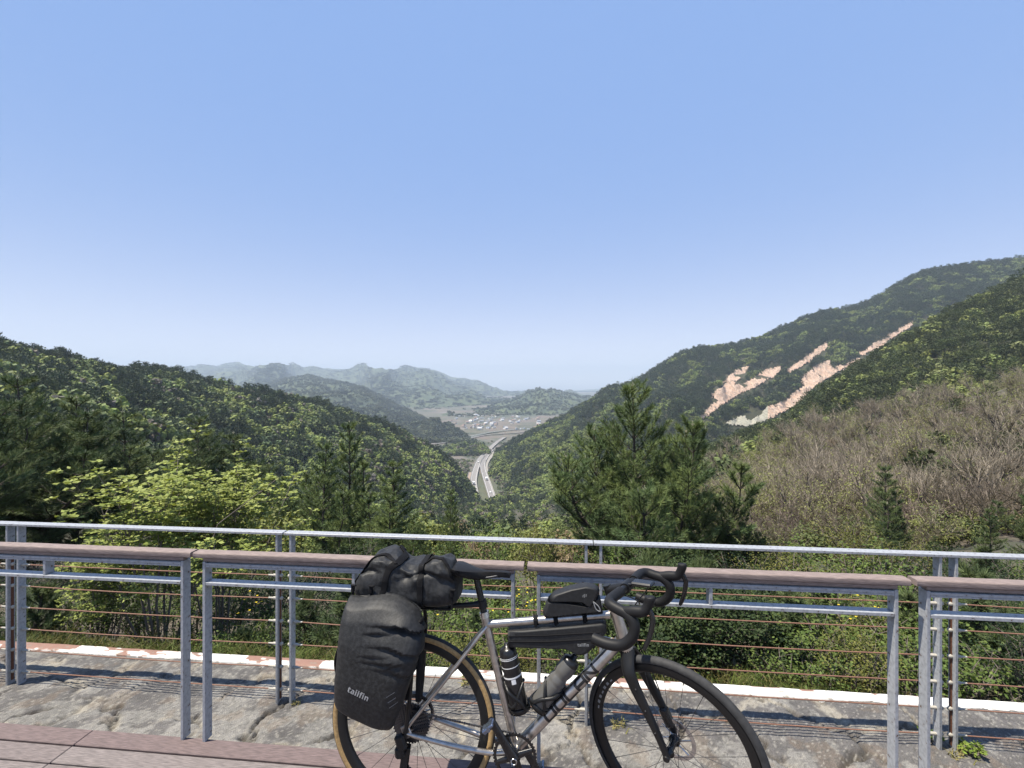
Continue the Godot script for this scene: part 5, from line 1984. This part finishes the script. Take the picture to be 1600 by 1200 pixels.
	grow(scatter(A, 150, 900, 0.0, 0.9, 16000, 27, on_range), r, "forest", "blue hazy forest on the far mountain range", meshes)


func rock_outlines() -> Array:
	var out := []
	var raw := [
		[[40, 790], [90, 730], [130, 715], [90, 680], [140, 630], [200, 575], [255, 557], [240, 585], [180, 640], [230, 640], [290, 600], [340, 570], [400, 560], [370, 600], [330, 615], [280, 650], [220, 670], [160, 710], [110, 745], [60, 785]],
		[[155, 815], [240, 770], [260, 740], [360, 735], [420, 710], [470, 670], [520, 640], [490, 630], [500, 600], [560, 555], [615, 530], [620, 560], [660, 575], [620, 600], [560, 630], [530, 670], [500, 720], [420, 750], [340, 790], [270, 820]],
		[[745, 502], [790, 478], [830, 448], [885, 428], [872, 452], [820, 478], [770, 500]],
		[[430, 572], [480, 538], [530, 503], [600, 453], [612, 465], [540, 518], [490, 554], [440, 578]],
		[[650, 560], [700, 545], [745, 520], [750, 530], [700, 556], [660, 570]],
		[[880, 420], [920, 395], [985, 360], [990, 366], [930, 405], [890, 428]]]
	for k in raw:
		var poly := PackedVector2Array()
		for q in k:
			poly.append(Vector2(1080.0 + q[0] / 2.858, 380.0 + q[1] / 2.858))
		out.append(Geometry2D.offset_polygon(poly, 2.2)[0])
	return out


func make_rock_faces(h: Hill) -> void:
	var outlines := rock_outlines()
	for n in outlines.size():
		var poly: PackedVector2Array = outlines[n]
		var lo := poly[0]
		var hi := poly[0]
		for p in poly:
			lo = lo.min(p)
			hi = hi.max(p)
		var s := Shape.new()
		s.colored = true
		var st := 1.0
		var nx := int((hi.x - lo.x) / st) + 2
		var ny := int((hi.y - lo.y) / st) + 2
		var id := {}
		for j in ny + 1:
			for i in nx + 1:
				var q := lo + Vector2(i - 0.5, j - 0.5) * st
				# ragged rim
				var w := q + Vector2(noise.get_noise_2d(q.x * 22.0, q.y * 22.0), noise.get_noise_2d(q.x * 22.0 + 90.0, q.y * 22.0)) * 3.5
				if not Geometry2D.is_point_in_polygon(w, poly):
					continue
				var a := 0.0
				var b := 1.0
				for k in 14:
					var m := (a + b) * 0.5
					if h.seen(h.point(q.x, m)).y > q.y:
						a = m
					else:
						b = m
				var p := h.point(q.x, a)
				# bedding that dips with the slope
				var u := (q.x + q.y * 1.35)
				var bed := noise.get_noise_2d(u * 5.0, (q.y - q.x * 0.5) * 34.0)
				var rough := noise.get_noise_2d(q.x * 60.0, q.y * 60.0)
				p.y += 2.2 + 2.2 * bed + 1.2 * rough
				var c := Color(0.36, 0.245, 0.185).lerp(Color(0.44, 0.335, 0.26), clampf(0.5 + bed * 1.4, 0.0, 1.0))
				c = c.lerp(Color(0.22, 0.17, 0.14), smoothstep(0.12, 0.3, rough + bed * 0.6))
				if n == 1 and q.x < 1200.0:
					c = c.lerp(Color(0.27, 0.28, 0.23), 0.8)
				s.tint = c
				id[Vector2i(i, j)] = s.add(p)
		for key in id:
			var k: Vector2i = key
			var e := k + Vector2i(1, 0)
			var f := k + Vector2i(1, 1)
			var g := k + Vector2i(0, 1)
			if id.has(e) and id.has(f) and id.has(g):
				s.tri(id[k], id[e], id[f])
				s.tri(id[k], id[f], id[g])
		setting("rock_face", s.mesh(), M.earth)


func road_strip(called: String, line: Array, width: float, y: float, c: Color) -> void:
	var pts := []
	for q in line:
		var d: float = (EYE - y) * LENS / (q[1] - 600.0)
		pts.append(Vector3((q[0] - 800.0) / LENS * d, y, -d))
	var path := swept(pts, 8)
	var s := Shape.new()
	s.colored = true
	var half: float = width * 0.5
	for k in path.size():
		var dir: Vector3 = (path[mini(k + 1, path.size() - 1)] - path[maxi(k - 1, 0)]).normalized()
		var side := dir.cross(Vector3.UP).normalized()
		for w in [[-half - 0.5, 0.9], [-half - 0.2, 0.9], [-half, 0.0], [half, 0.0], [half + 0.2, 0.9], [half + 0.5, 0.9]]:
			s.tint = c if absf(w[0]) <= half else Color(0.30, 0.29, 0.27)
			s.add(path[k] + side * w[0] + Vector3(0, w[1], 0))
	for k in path.size() - 1:
		for i in 5:
			var a := k * 6 + i
			s.tri(a, a + 1, a + 6); s.tri(a + 1, a + 7, a + 6)
	var o := setting(called, s.mesh(), M.earth)
	# painted lane lines
	var m := Shape.new()
	for k in path.size() - 1:
		if width < 7.0:
			break
		var dir: Vector3 = (path[k + 1] - path[k]).normalized()
		var side := dir.cross(Vector3.UP).normalized()
		for w in [-half + 0.9, half - 0.9]:
			m.quad(path[k] + side * (w - 0.12) + Vector3(0, 0.02, 0), path[k + 1] + side * (w - 0.12) + Vector3(0, 0.02, 0), path[k + 1] + side * (w + 0.12) + Vector3(0, 0.02, 0), path[k] + side * (w + 0.12) + Vector3(0, 0.02, 0))
	if m.v.size():
		part(o, "lane_marking", m.mesh(), M.print)


func make_valley(r: RandomNumberGenerator) -> void:
	var left := [[748, 800], [744.5, 783], [740.5, 765], [739.8, 750], [743.5, 733], [750, 717.6], [759, 708], [766.5, 700], [774, 693], [781, 688], [789, 683]]
	var right := [[776, 800], [769.5, 779], [763, 759], [756.5, 739], [754, 726], [757.5, 716.6], [763.5, 708], [769, 702]]
	road_strip("highway", left, 7.6, -116.6, Color(0.20, 0.19, 0.18))
	road_strip("highway", right, 7.2, -116.4, Color(0.19, 0.18, 0.172))
	road_strip("road", [[759, 737], [758.5, 728], [762, 720], [767, 714], [772, 706], [776, 699]], 5.5, -116.9, Color(0.24, 0.225, 0.2))
	road_strip("road", [[735, 790], [732.5, 775], [731.8, 755], [735, 738]], 4.0, -116.9, Color(0.26, 0.20, 0.16))
	road_strip("road", [[676, 694], [700, 691.5], [730, 686], [760, 680], [800, 677], [850, 673]], 7.0, -117.2, Color(0.20, 0.195, 0.185))
	road_strip("river", [[680, 690], [705, 688], [735, 682.5], [765, 676], [810, 671]], 14.0, -117.4, Color(0.10, 0.11, 0.10))
	# trees beside and between the carriageways
	var lines := []
	for l in [left, right]:
		var poly := []
		for q in l:
			var dq: float = (EYE + 116.6) * LENS / (q[1] - 600.0)
			poly.append(Vector2((q[0] - 800.0) / LENS * dq, -dq))
		lines.append(poly)
	var wood := []
	var tries := 0
	while wood.size() < 900 and tries < 6000:
		tries += 1
		var py := 690.0 + 112.0 * r.randf()
		var px := r.randf_range(690.0, 830.0)
		var dw: float = (EYE + 118.0) * LENS / (py - 600.0)
		var p := Vector3((px - 800.0) / LENS * dw, -118.0, -dw)
		var clear := true
		for l in lines:
			for k in l.size() - 1:
				if Geometry2D.get_closest_point_to_segment(Vector2(p.x, p.z), l[k], l[k + 1]).distance_to(Vector2(p.x, p.z)) < 10.0:
					clear = false
		if not clear or (py < 720.0 and r.randf() < 0.75):
			continue
		wood.append([r.randi_range(0, 1), p, r.randf_range(4.0, 6.5), r.randf_range(3.5, 5.5), vary(GREEN if r.randf() < 0.6 else BROWN, r)])
	grow(wood, r, "forest", "low trees beside and between the highway carriageways", crowns)
	# houses of the valley village
	var house := Shape.new()
	house.colored = true
	var kinds := []
	for k in 4:
		var h := Shape.new()
		h.colored = true
		h.tint = [Color(0.62, 0.6, 0.56), Color(0.5, 0.46, 0.4), Color(0.7, 0.69, 0.66), Color(0.55, 0.55, 0.55)][k]
		h.bar(0, 1.9, 0, 11.0, 3.8, 7.5, 0.05)
		h.tint = [Color(0.20, 0.21, 0.23), Color(0.24, 0.16, 0.13), Color(0.5, 0.5, 0.5), Color(0.22, 0.25, 0.30)][k]
		for sz in [-1.0, 1.0]:
			h.poly_out([Vector3(-5.9, 3.6, sz * 4.2), Vector3(5.9, 3.6, sz * 4.2), Vector3(5.9, 5.6, 0), Vector3(-5.9, 5.6, 0)], Vector3(0, 1, sz))
		for sx in [-1.0, 1.0]:
			h.poly_out([Vector3(sx * 5.5, 3.78, -3.7), Vector3(sx * 5.5, 3.78, 3.7), Vector3(sx * 5.5, 5.5, 0)], Vector3(sx, 0, 0))
		kinds.append(h.mesh())
	M.house = paint(1, 1, 1, 0.8)
	M.house.vertex_color_use_as_albedo = true
	for k in 90:
		var py := r.randf_range(648.0, 672.0)
		var px := r.randf_range(705.0, 850.0) if k % 3 else r.randf_range(735.0, 775.0)
		if py > 664.0 and px < 722.0:
			continue
		var d: float = (EYE + 117.5) * LENS / (py - 600.0)
		var kind := r.randi_range(0, 3)
		var o := part(self, numbered("village_house"), kinds[kind], M.house)
		o.transform = Transform3D(Basis(Vector3.UP, r.randf() * TAU).scaled(Vector3.ONE * r.randf_range(0.6, 1.15)), Vector3((px - 800.0) / LENS * d, -117.6, -d))
		tag(o, "tiny %s house in the %s of the distant valley village" % [["pale grey", "brown-roofed", "white", "blue-roofed"][kind], ("left part" if px < 745.0 else ("middle" if px < 790.0 else "right part")) + (", nearer side" if py > 660.0 else ", farther side")], "house", "houses of the valley village")
	# traffic
	for q in [[742.5, 774, 0], [741.0, 768, 1], [739.9, 757, 0], [747.5, 722.5, 1], [766.5, 770, 1], [760.0, 750, 0]]:
		var d: float = (EYE + 116.5) * LENS / (q[1] - 600.0)
		var t := Transform3D(Basis(Vector3.UP, 0.15), Vector3((q[0] - 800.0) / LENS * d, -116.45, -d))
		var is_truck: bool = q[2] == 0
		var o := thing("truck" if is_truck else "car", ("white truck" if is_truck else "small silver car") + (" on the left carriageway of the valley highway" if q[0] < 750 else " on the right carriageway of the valley highway"), "truck" if is_truck else "car", t, "vehicles on the highway")
		var b := Shape.new()
		if is_truck:
			b.bar(0, 2.2, 0.8, 2.4, 2.6, 6.0, 0.1)
			b.bar(0, 1.7, -3.4, 2.3, 2.2, 1.8, 0.3)
		else:
			b.bar(0, 0.75, 0, 1.8, 0.8, 4.3, 0.25)
			b.bar(0, 1.3, 0.2, 1.6, 0.6, 2.2, 0.25)
		part(o, "body", b.mesh(), M.print)
		var wh := Shape.new()
		for sz in [-1.4, 1.4]:
			for sx in [-0.85, 0.85]:
				wh = Shape.new()
				var zz: float = sz * (2.0 if is_truck else 1.0)
				wh.tube([Vector3(sx - 0.12, 0.35, zz), Vector3(sx + 0.12, 0.35, zz)], 0.38 if not is_truck else 0.5, 10)
				part(o, "wheel", wh.mesh(), M.rubber)


func ridge_words(p: Vector3) -> String:
	var px := 800.0 + LENS * p.x / -p.z
	var where := "at the foot" if -p.z < 168.0 else ("a little way up" if -p.z < 188.0 else "higher up")
	if px < 1200.0: return where + " of the pine ridge, near the pale rock faces"
	if px < 1350.0: return where + " of the pine ridge, left of its middle"
	if px < 1480.0: return where + " of the pine ridge, right of its middle"
	return where + " of the pine ridge, at the photo's right edge"


func slope_words(px: float, d: float) -> String:
	var where := "low on" if d < 45.0 else ("halfway up" if d < 90.0 else "at the top of")
	if px < 1280.0: return where + " the bare slope, beside the large pine"
	if px < 1440.0: return where + " the bare slope, around the single small pine"
	return where + " the bare slope, toward the photo's right edge"


func place_words(px: float) -> String:
	if px < 20.0: return "left of the first cable posts"
	if px < 443.0: return "between the first two pairs of cable posts"
	if px < 560.0: return "just left of the pannier"
	if px < 720.0: return "behind the bags"
	if px < 930.0: return "behind the bicycle frame"
	if px < 1200.0: return "behind the front wheel"
	if px < 1470.0: return "between front wheel and last posts"
	return "right of the last cable posts"


# ---------------------------------------------------------------- plants close by
func make_plants() -> void:
	var r := RandomNumberGenerator.new()
	r.seed = 99
	var protos := [near_pine(11, 4.8, 2.5, 0.85, 17, 10, 0.27), near_pine(12, 4.8, 1.5, 0.7, 18, 3, 0.30), near_pine(13, 4.8, 2.2, 0.65, 17, 7, 0.29)]
	# px, distance, top py, prototype, width factor, turn, label
	for e in [
		[1000.0, 10.0, 597.0, 0, 1.0, 2.4, "large bushy pine with many upright leaders behind the handlebar"],
		[22.0, 12.5, 586.0, 2, 1.1, 1.0, "tall dark pine at the left edge of the photo"],
		[112.0, 14.0, 618.0, 2, 1.15, 2.6, "dark pine second from the left edge, above the yellow-green shrub"],
		[-75.0, 10.0, 560.0, 2, 1.1, 4.0, "dark pine cut off by the left edge of the photo"],
		[190.0, 19.0, 640.0, 1, 1.5, 0.3, "dull green pine right behind the yellow-green shrub"],
		[318.0, 22.0, 648.0, 2, 1.1, 5.0, "broad dark pine standing alone above the yellow-green shrub"],
		[375.0, 24.0, 672.0, 1, 1.3, 5.6, "lower pine leaning against the broad dark pine"],
		[505.0, 13.5, 688.0, 1, 1.0, 3.4, "thin-topped pine above the rack bag, the left one of three"],
		[547.0, 15.0, 655.0, 1, 0.9, 1.4, "slender pine with the tallest tip above the rack bag"],
		[606.0, 12.0, 716.0, 1, 1.1, 0.2, "short pine with pale buds above the rack bag, right one of three"],
		[450.0, 17.0, 742.0, 2, 1.0, 2.2, "low spreading pine left of the slender pines"],
		[704.0, 15.0, 763.0, 1, 0.8, 2.9, "small pine tip standing below the highway"],
		[650.0, 11.0, 800.0, 2, 0.8, 4.4, "low pine partly hidden behind the top rail above the saddle"],
		[1165.0, 9.0, 800.0, 2, 0.8, 3.0, "low blue-green pine below the large bushy pine"],
		[1388.0, 14.0, 726.0, 1, 1.1, 1.9, "single small pine among the bare trees of the right slope"],
		[1545.0, 8.5, 792.0, 1, 0.9, 5.2, "pine with white buds behind the right end of the fence"],
		[1630.0, 11.0, 735.0, 2, 1.0, 0.4, "pine cut off by the right edge of the photo"],
		[1460.0, 12.0, 850.0, 2, 0.7, 1.5, "low pine just above the top rail at the right"],
		[860.0, 9.0, 842.0, 1, 0.7, 2.0, "young pine behind the fence left of the large bushy pine"],
		[780.0, 7.0, 878.0, 2, 0.7, 3.7, "pine sapling behind the saddle nose"]]:
		var p := stand(e[0], e[1], 0.05)
		var top: float = EYE - (e[2] - 600.0) / LENS * e[1]
		var k: float = (top - p.y) / 4.9
		var o := thing("pine_tree", e[6], "tree", Transform3D(Basis(Vector3(1, 0, 0.4).normalized(), r.randf_range(-0.05, 0.05)) * Basis(Vector3.UP, e[5]).scaled(Vector3(e[4] * r.randf_range(0.88, 1.12), 1.0, e[4] * r.randf_range(0.88, 1.12)) * maxf(k, 0.25)), p), "young pines near the fence")
		part(o, "trunk", protos[e[3]][0], M.bark)
		part(o, "crown", protos[e[3]][1], M.needles_pale if e[0] > 440.0 and e[0] < 1100.0 else M.needles)
		tag(part(o, "buds", protos[e[3]][2], M.bud), "", "", "", "stuff")
	# saplings with blue-green needles low behind the cables
	var sap := near_pine(14, 1.3, 0.55, 0.9, 16, 1, 0.13)
	for e in [[1245.0, 4.4, 930.0, "blue-green pine sapling behind the cables below the handlebar's right"], [1010.0, 4.6, 885.0, "pine sapling behind the cables just right of the handlebar"], [1330.0, 4.3, 985.0, "small pine sapling behind the right cables near the kerb"], [470.0, 4.8, 940.0, "pine sapling behind the cables left of the pannier"], [1540.0, 4.2, 900.0, "dark pine sapling behind the cables at the right edge"], [620.0, 4.7, 930.0, "pine sapling hidden behind the rack bag"], [1290.0, 4.7, 915.0, "pine sapling in the bright thicket left of the last cable posts"], [1410.0, 4.5, 930.0, "pine sapling just left of the last cable posts"], [940.0, 4.5, 900.0, "pine sapling behind the top tube bag"], [1085.0, 5.0, 890.0, "pine sapling above the front tyre"], [560.0, 4.6, 905.0, "pine sapling at the left flank of the rack bag"], [60.0, 4.6, 920.0, "dark pine sapling beside the first cable posts"], [740.0, 4.6, 960.0, "pine sapling behind the seatpost"], [380.0, 4.4, 985.0, "tiny pine sapling behind the cables at the second pair of posts"]]:
		var p := stand(e[0], e[1], 0.03)
		var top: float = EYE - (e[2] - 600.0) / LENS * e[1]
		var k: float = (top - p.y) / 1.35
		var o := thing("pine_sapling", e[3], "tree", Transform3D(Basis(Vector3.UP, e[0]).scaled(Vector3.ONE * maxf(k, 0.3)), p), "pine saplings behind the cables")
		part(o, "trunk", sap[0], M.bark)
		part(o, "crown", sap[1], M.needles)
	# the bright shrub
	var bright := shrub(51, 0.95, 1.8, 0.046, 8200, Color(0.195, 0.235, 0.055), Color(0.270, 0.300, 0.090), true)
	for e in [[255.0, 5.0, 728.0, 1.15, "large bright yellow-green leafy shrub behind the left cable fence"], [345.0, 5.6, 745.0, 1.0, "right-hand companion of the large yellow-green shrub"], [165.0, 4.9, 850.0, 0.8, "low yellow-green shrub at the foot of the large bright one"]]:
		var p := stand(e[0], e[1], 0.1)
		var top: float = EYE - (e[2] - 600.0) / LENS * e[1]
		var k: float = (top - p.y) / 2.0
		var o := thing("leafy_shrub", e[4], "shrub", Transform3D(Basis(Vector3.UP, e[0] * 0.01).scaled(Vector3(e[3], 1, e[3]) * k), p), "yellow-green shrubs on the left")
		part(o, "stem", bright[0], M.twig)
		part(o, "leaves", bright[1], M.leaves)
	# undergrowth behind the kerb
	var kinds := {
		"dark": [shrub(61, 0.55, 0.8, 0.030, 2300, Color(0.016, 0.028, 0.012), Color(0.042, 0.066, 0.022), false), "low dark green shrub with shade in its leaf colour, "],  # leaf colour set darker to stand for the shade behind the front wheel
		"fresh": [shrub(62, 0.55, 0.8, 0.044, 1250, Color(0.070, 0.108, 0.026), Color(0.125, 0.165, 0.042), false), "low fresh green shrub "],
		"yellow": [shrub(63, 0.5, 0.85, 0.028, 2600, Color(0.095, 0.110, 0.030), Color(0.160, 0.155, 0.040), false), "low yellowish shrub "],
		"mixed": [shrub(64, 0.55, 0.8, 0.038, 1500, Color(0.034, 0.055, 0.018), Color(0.105, 0.145, 0.032), false), "low mottled green shrub "]}
	for row in [[3.95, 74.0, 1010.0, 0], [4.6, 66.0, 950.0, 1], [5.6, 70.0, 905.0, 2], [7.2, 76.0, 868.0, 3], [9.5, 76.0, 842.0, 4]]:
		var px := -60.0
		while px < 1680.0:
			px += row[1] * r.randf_range(0.75, 1.25)
			var d: float = (row[0] + r.randf_range(-0.2, 0.25)) / (1.0 + 0.1 * (px - 800.0) / LENS)
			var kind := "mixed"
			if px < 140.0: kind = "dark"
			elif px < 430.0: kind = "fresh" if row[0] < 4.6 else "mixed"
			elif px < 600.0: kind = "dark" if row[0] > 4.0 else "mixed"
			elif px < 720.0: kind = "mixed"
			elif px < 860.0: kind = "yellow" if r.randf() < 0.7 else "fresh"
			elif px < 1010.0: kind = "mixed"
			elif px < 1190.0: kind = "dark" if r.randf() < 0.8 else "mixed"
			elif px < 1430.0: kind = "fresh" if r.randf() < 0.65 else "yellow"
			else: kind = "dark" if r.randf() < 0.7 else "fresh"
			if row[3] < 3 and px > 1005.0 and px < 1172.0:
				continue
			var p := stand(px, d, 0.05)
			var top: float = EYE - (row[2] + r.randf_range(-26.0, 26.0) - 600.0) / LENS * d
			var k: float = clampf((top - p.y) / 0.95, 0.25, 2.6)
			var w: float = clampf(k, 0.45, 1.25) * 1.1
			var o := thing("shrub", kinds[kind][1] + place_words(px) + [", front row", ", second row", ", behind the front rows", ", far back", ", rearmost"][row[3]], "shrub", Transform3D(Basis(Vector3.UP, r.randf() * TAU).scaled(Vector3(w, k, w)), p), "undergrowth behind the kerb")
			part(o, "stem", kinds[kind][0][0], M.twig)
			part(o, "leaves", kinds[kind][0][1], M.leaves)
	# shrubs added for their shade, with a closed top and nothing below it, so that it is dark under them
	var over := shrub(66, 0.62, 0.9, 0.034, 5200, Color(0.020, 0.034, 0.014), Color(0.060, 0.088, 0.030), false, 0.62)
	for q in [[1012.0, 4.35, 905.0, "dark shrub added to shade the hollow under it, behind the near brake lever"], [1070.0, 4.2, 930.0, "dark shrub added to shade the hollow under it, above the front tyre"], [1128.0, 4.25, 925.0, "dark shrub added to shade the hollow under it, right of the front tyre's top"], [1175.0, 4.7, 910.0, "dark shrub added for shade between the hollow and the bright thicket"], [1095.0, 5.3, 885.0, "dark shrub added to close the back of the shady hollow"], [1030.0, 5.4, 880.0, "dark shrub added for shade at the back, below the large bushy pine"]]:
		var p := stand(q[0], q[1], 0.05)
		var top: float = EYE - (q[2] - 600.0) / LENS * q[1]
		var k: float = (top - p.y) / 1.0
		var o := thing("shade_shrub", q[3], "shrub", Transform3D(Basis(Vector3.UP, q[0]).scaled(Vector3(1.0, k, 1.0)), p), "undergrowth behind the kerb")
		part(o, "stem", over[0], M.old_wood)
		part(o, "leaves", over[1], M.leaves)
	# grass along the kerb
	var tufts := [grass_tuft(1, 60, 0.22, 0.07, Color(0.10, 0.15, 0.03), Color(0.19, 0.22, 0.05)), grass_tuft(2, 60, 0.2, 0.07, Color(0.16, 0.16, 0.05), Color(0.3, 0.25, 0.1))]
	for k in 2:
		var places := []
		var tints := []
		for i in 110:
			var lx := r.randf_range(-4.8, -1.4) if i % 3 else r.randf_range(0.6, 2.4)
			var lz := -3.42 - absf(r.randfn()) * 0.22
			var p := fence_frame() * Vector3(lx, ROCK_Y - 0.22 - (absf(lz) - 3.4) * 0.3, lz)
			places.append(upright(p, r.randf_range(0.8, 1.4), r.randf_range(0.7, 1.3), r))
			tints.append(Color(1, 1, 1) * r.randf_range(0.4, 0.8))
		mass("grass", "grass growing along the outer edge of the kerb", tufts[k], M.leaves, places, tints)
	# yellow flowers on the bank
	var fl := Shape.new()
	for k in 9:
		var c := Vector3(r.randfn() * 0.10, 0.25 + absf(r.randfn()) * 0.16, r.randfn() * 0.10)
		for i in 5:
			var a := TAU * i / 5
			var d := Vector3(cos(a), 0.4, sin(a)) * 0.014
			var w := Vector3(-sin(a), 0, cos(a)) * 0.006
			fl.face(c - w, c + d, c + w)
	var flower := fl.mesh(false)
	M.petal = paint(0.62, 0.47, 0.02, 0.7)
	for e in [[395.0, 4.6], [828.0, 4.9], [815.0, 4.6], [690.0, 4.2], [1345.0, 4.1]]:
		var p := stand(e[0], e[1])
		var o := thing("flowering_plant", "small plant with yellow flowers in the thicket behind the cables", "plant", Transform3D(Basis(), p + Vector3(0, 0.35, 0)), "yellow flowering plants")
		part(o, "leaves", tufts[0], M.leaves)
		part(o, "blossoms", flower, M.petal)
	# weed and litter at the fence posts
	var weed := shrub(71, 0.09, 0.10, 0.05, 60, Color(0.13, 0.19, 0.035), Color(0.2, 0.26, 0.05), false)
	for e in [[2.30, -2.90, 0.55, "small leafy weed at the foot of the right fence posts"], [2.16, -2.99, 0.5, "tiny leafy weed between the right pair of fence posts"]]:
		var o := thing("weed", e[3], "plant", fence_frame() * Transform3D(Basis().scaled(Vector3.ONE * e[2]), Vector3(e[0], ROCK_Y, e[1])))
		part(o, "stem", weed[0], M.twig)
		part(o, "leaves", weed[1], M.leaves)
	var dry := grass_tuft(3, 26, 0.07, 0.022, Color(0.34, 0.28, 0.13), Color(0.22, 0.22, 0.07))
	for e in [[-0.62, -3.24, 1.3, "dry grass tuft beside the kerb behind the rear wheel"], [0.36, -2.92, 1.0, "dry grass tuft at the fence posts left of the front wheel"], [2.2, -2.86, 1.0, "dry grass tuft at the right pair of fence posts"], [-1.70, -2.92, 0.6, "dry grass tuft at the fence posts left of the pannier"]]:
		var o := thing("grass_tuft", e[3], "plant", fence_frame() * Transform3D(Basis().scaled(Vector3.ONE * e[2]), Vector3(e[0], ROCK_Y, e[1])))
		part(o, "blades", dry, M.leaves)
	var slope_pine := leafy(0.088, 0.106, 0.042, 0.25)
	# ---- bare trees of the right slope
	var bares := []
	for k in 5:
		bares.append(bare_tree(80 + k, [0.0, 0.05, 0.0, 0.35, 0.9][k]))
	var trees := []
	for k in 300:
		var px := r.randf_range(1115.0, 1720.0)
		var d := 24.0 * pow(135.0 / 24.0, pow(r.randf(), 0.8))
		trees.append([px, d])
	for e in trees:
		var p := stand(e[0], e[1], 0.1)
		var n := noise.get_noise_2d(p.x * 6.0, p.z * 6.0)
		var k := r.randi_range(0, 2)
		if n > 0.12: k = 4
		elif n > 0.02: k = 3
		var h := r.randf_range(5.5, 9.5) * lerpf(0.62, 1.0, smoothstep(24.0, 60.0, e[1]))
		var o := thing("bare_tree", ("leafless grey-brown tree " if k < 3 else "budding yellow-green tree ") + slope_words(e[0], e[1]), "tree", upright(p, h, h, r), "bare trees on the right slope")
		part(o, "trunk", bares[k][0], M.old_wood)
		part(o, "crown", bares[k][1], M.leaves)
	for k in 46:
		var px := r.randf_range(1440.0, 1720.0) if k % 2 else r.randf_range(1130.0, 1720.0)
		var d := r.randf_range(30.0, 75.0) if k % 2 else r.randf_range(95.0, 135.0)
		var h := r.randf_range(3.2, 5.5)
		single_tree("pine_tree", "olive pine tree " + slope_words(px, d), "pines among the bare trees", stand(px, d, 0.1), h * 1.1, h, pines_far[k % 2], trunk_pine, slope_pine, r)
	# brush that fills the slope between them
	for q in [[0, Color(0.62, 0.60, 0.58)], [2, Color(0.75, 0.70, 0.74)], [4, Color(0.8, 0.82, 0.75)]]:
		var places := []
		var tints := []
		for k in 260:
			var px := r.randf_range(1085.0, 1760.0)
			var d := 19.0 * pow(140.0 / 19.0, pow(r.randf(), 0.65))
			var h := r.randf_range(1.8, 4.2)
			places.append(upright(stand(px, d, 0.15), h * 1.3, h, r))
			tints.append(q[1] * r.randf_range(0.7, 1.25))
		mass("brush", "leafless brush covering the right slope between the bare trees" if q[0] != 4 else "budding brush covering the right slope between the bare trees", bares[q[0]][1], M.leaves, places, tints)
	var slope_mats := [leafy(0.180, 0.195, 0.060, 0.35), leafy(0.105, 0.128, 0.046, 0.35), leafy(0.19, 0.145, 0.095, 0.3)]
	for k in 150:
		var px := r.randf_range(1090.0, 1700.0)
		var d := 20.0 * pow(140.0 / 20.0, r.randf())
		if k % 3 == 0:
			px = r.randf_range(1090.0, 1240.0)
			d = r.randf_range(70.0, 128.0)
		var h := r.randf_range(1.8, 3.6) * lerpf(0.7, 1.15, smoothstep(20.0, 80.0, d))
		var c := r.randi_range(0, 2) if k % 3 else 0
		single_tree("scrub_tree", ["yellow-green scrub tree ", "plain green scrub tree ", "rusty scrub tree "][c] + slope_words(px, d), "scrub trees on the right slope", stand(px, d, 0.1), h * 1.2, h, crowns_near[k % 2], trunk_far, slope_mats[c], r)
	# ---- fresh scrub in front of the valley
	var mats := [leafy(0.195, 0.215, 0.062, 0.35), leafy(0.125, 0.155, 0.050, 0.35), leafy(0.205, 0.155, 0.085, 0.3)]
	var names := ["yellow-green scrub tree", "plain green scrub tree", "rust-brown scrub tree"]
	for k in 150:
		var px := r.randf_range(300.0, 1130.0)
		var d := 14.0 * pow(150.0 / 14.0, r.randf())
		var p := stand(px, d, 0.1)
		var h := r.randf_range(2.2, 3.6) * lerpf(0.7, 1.6, smoothstep(14.0, 90.0, d))
		# keep tops under the view line of the valley
		var q := 600.0 + LENS * (EYE - (p.y + h)) / d
		if q < 775.0 and px > 620.0 and px < 860.0:
			continue
		var c: int = [0, 0, 1, 1, 2][r.randi_range(0, 4)]
		single_tree("scrub_tree", names[c] + (" left of the slender pines" if px < 480.0 else (" around the slender pines" if px < 640.0 else (" in the gap left of the big pine" if px < 880.0 else " beside the big pine"))) + (", close to the fence" if d < 30.0 else (", halfway down the slope" if d < 75.0 else ", far down the slope")), "scrub trees on the slope below the fence", p, h * 1.1, h, crowns_near[k % 2], trunk_far, mats[c], r)


var crowns_near := []


func _ready() -> void:
	rng.seed = 7
	noise.seed = 12
	folds.seed = 4
	folds.noise_type = FastNoiseLite.TYPE_CELLULAR
	folds.cellular_return_type = FastNoiseLite.RETURN_DISTANCE
	folds.frequency = 0.05
	folds.fractal_type = FastNoiseLite.FRACTAL_NONE
	make_light()
	make_materials()
	make_land()
	make_deck()
	make_rock()
	make_kerb()
	make_fences()
	make_bike()
	make_bags()
	crowns_near = [leaf_crown(31, 46, 26, 0.026), leaf_crown(32, 42, 28, 0.026, 0.9)]
	make_plants()
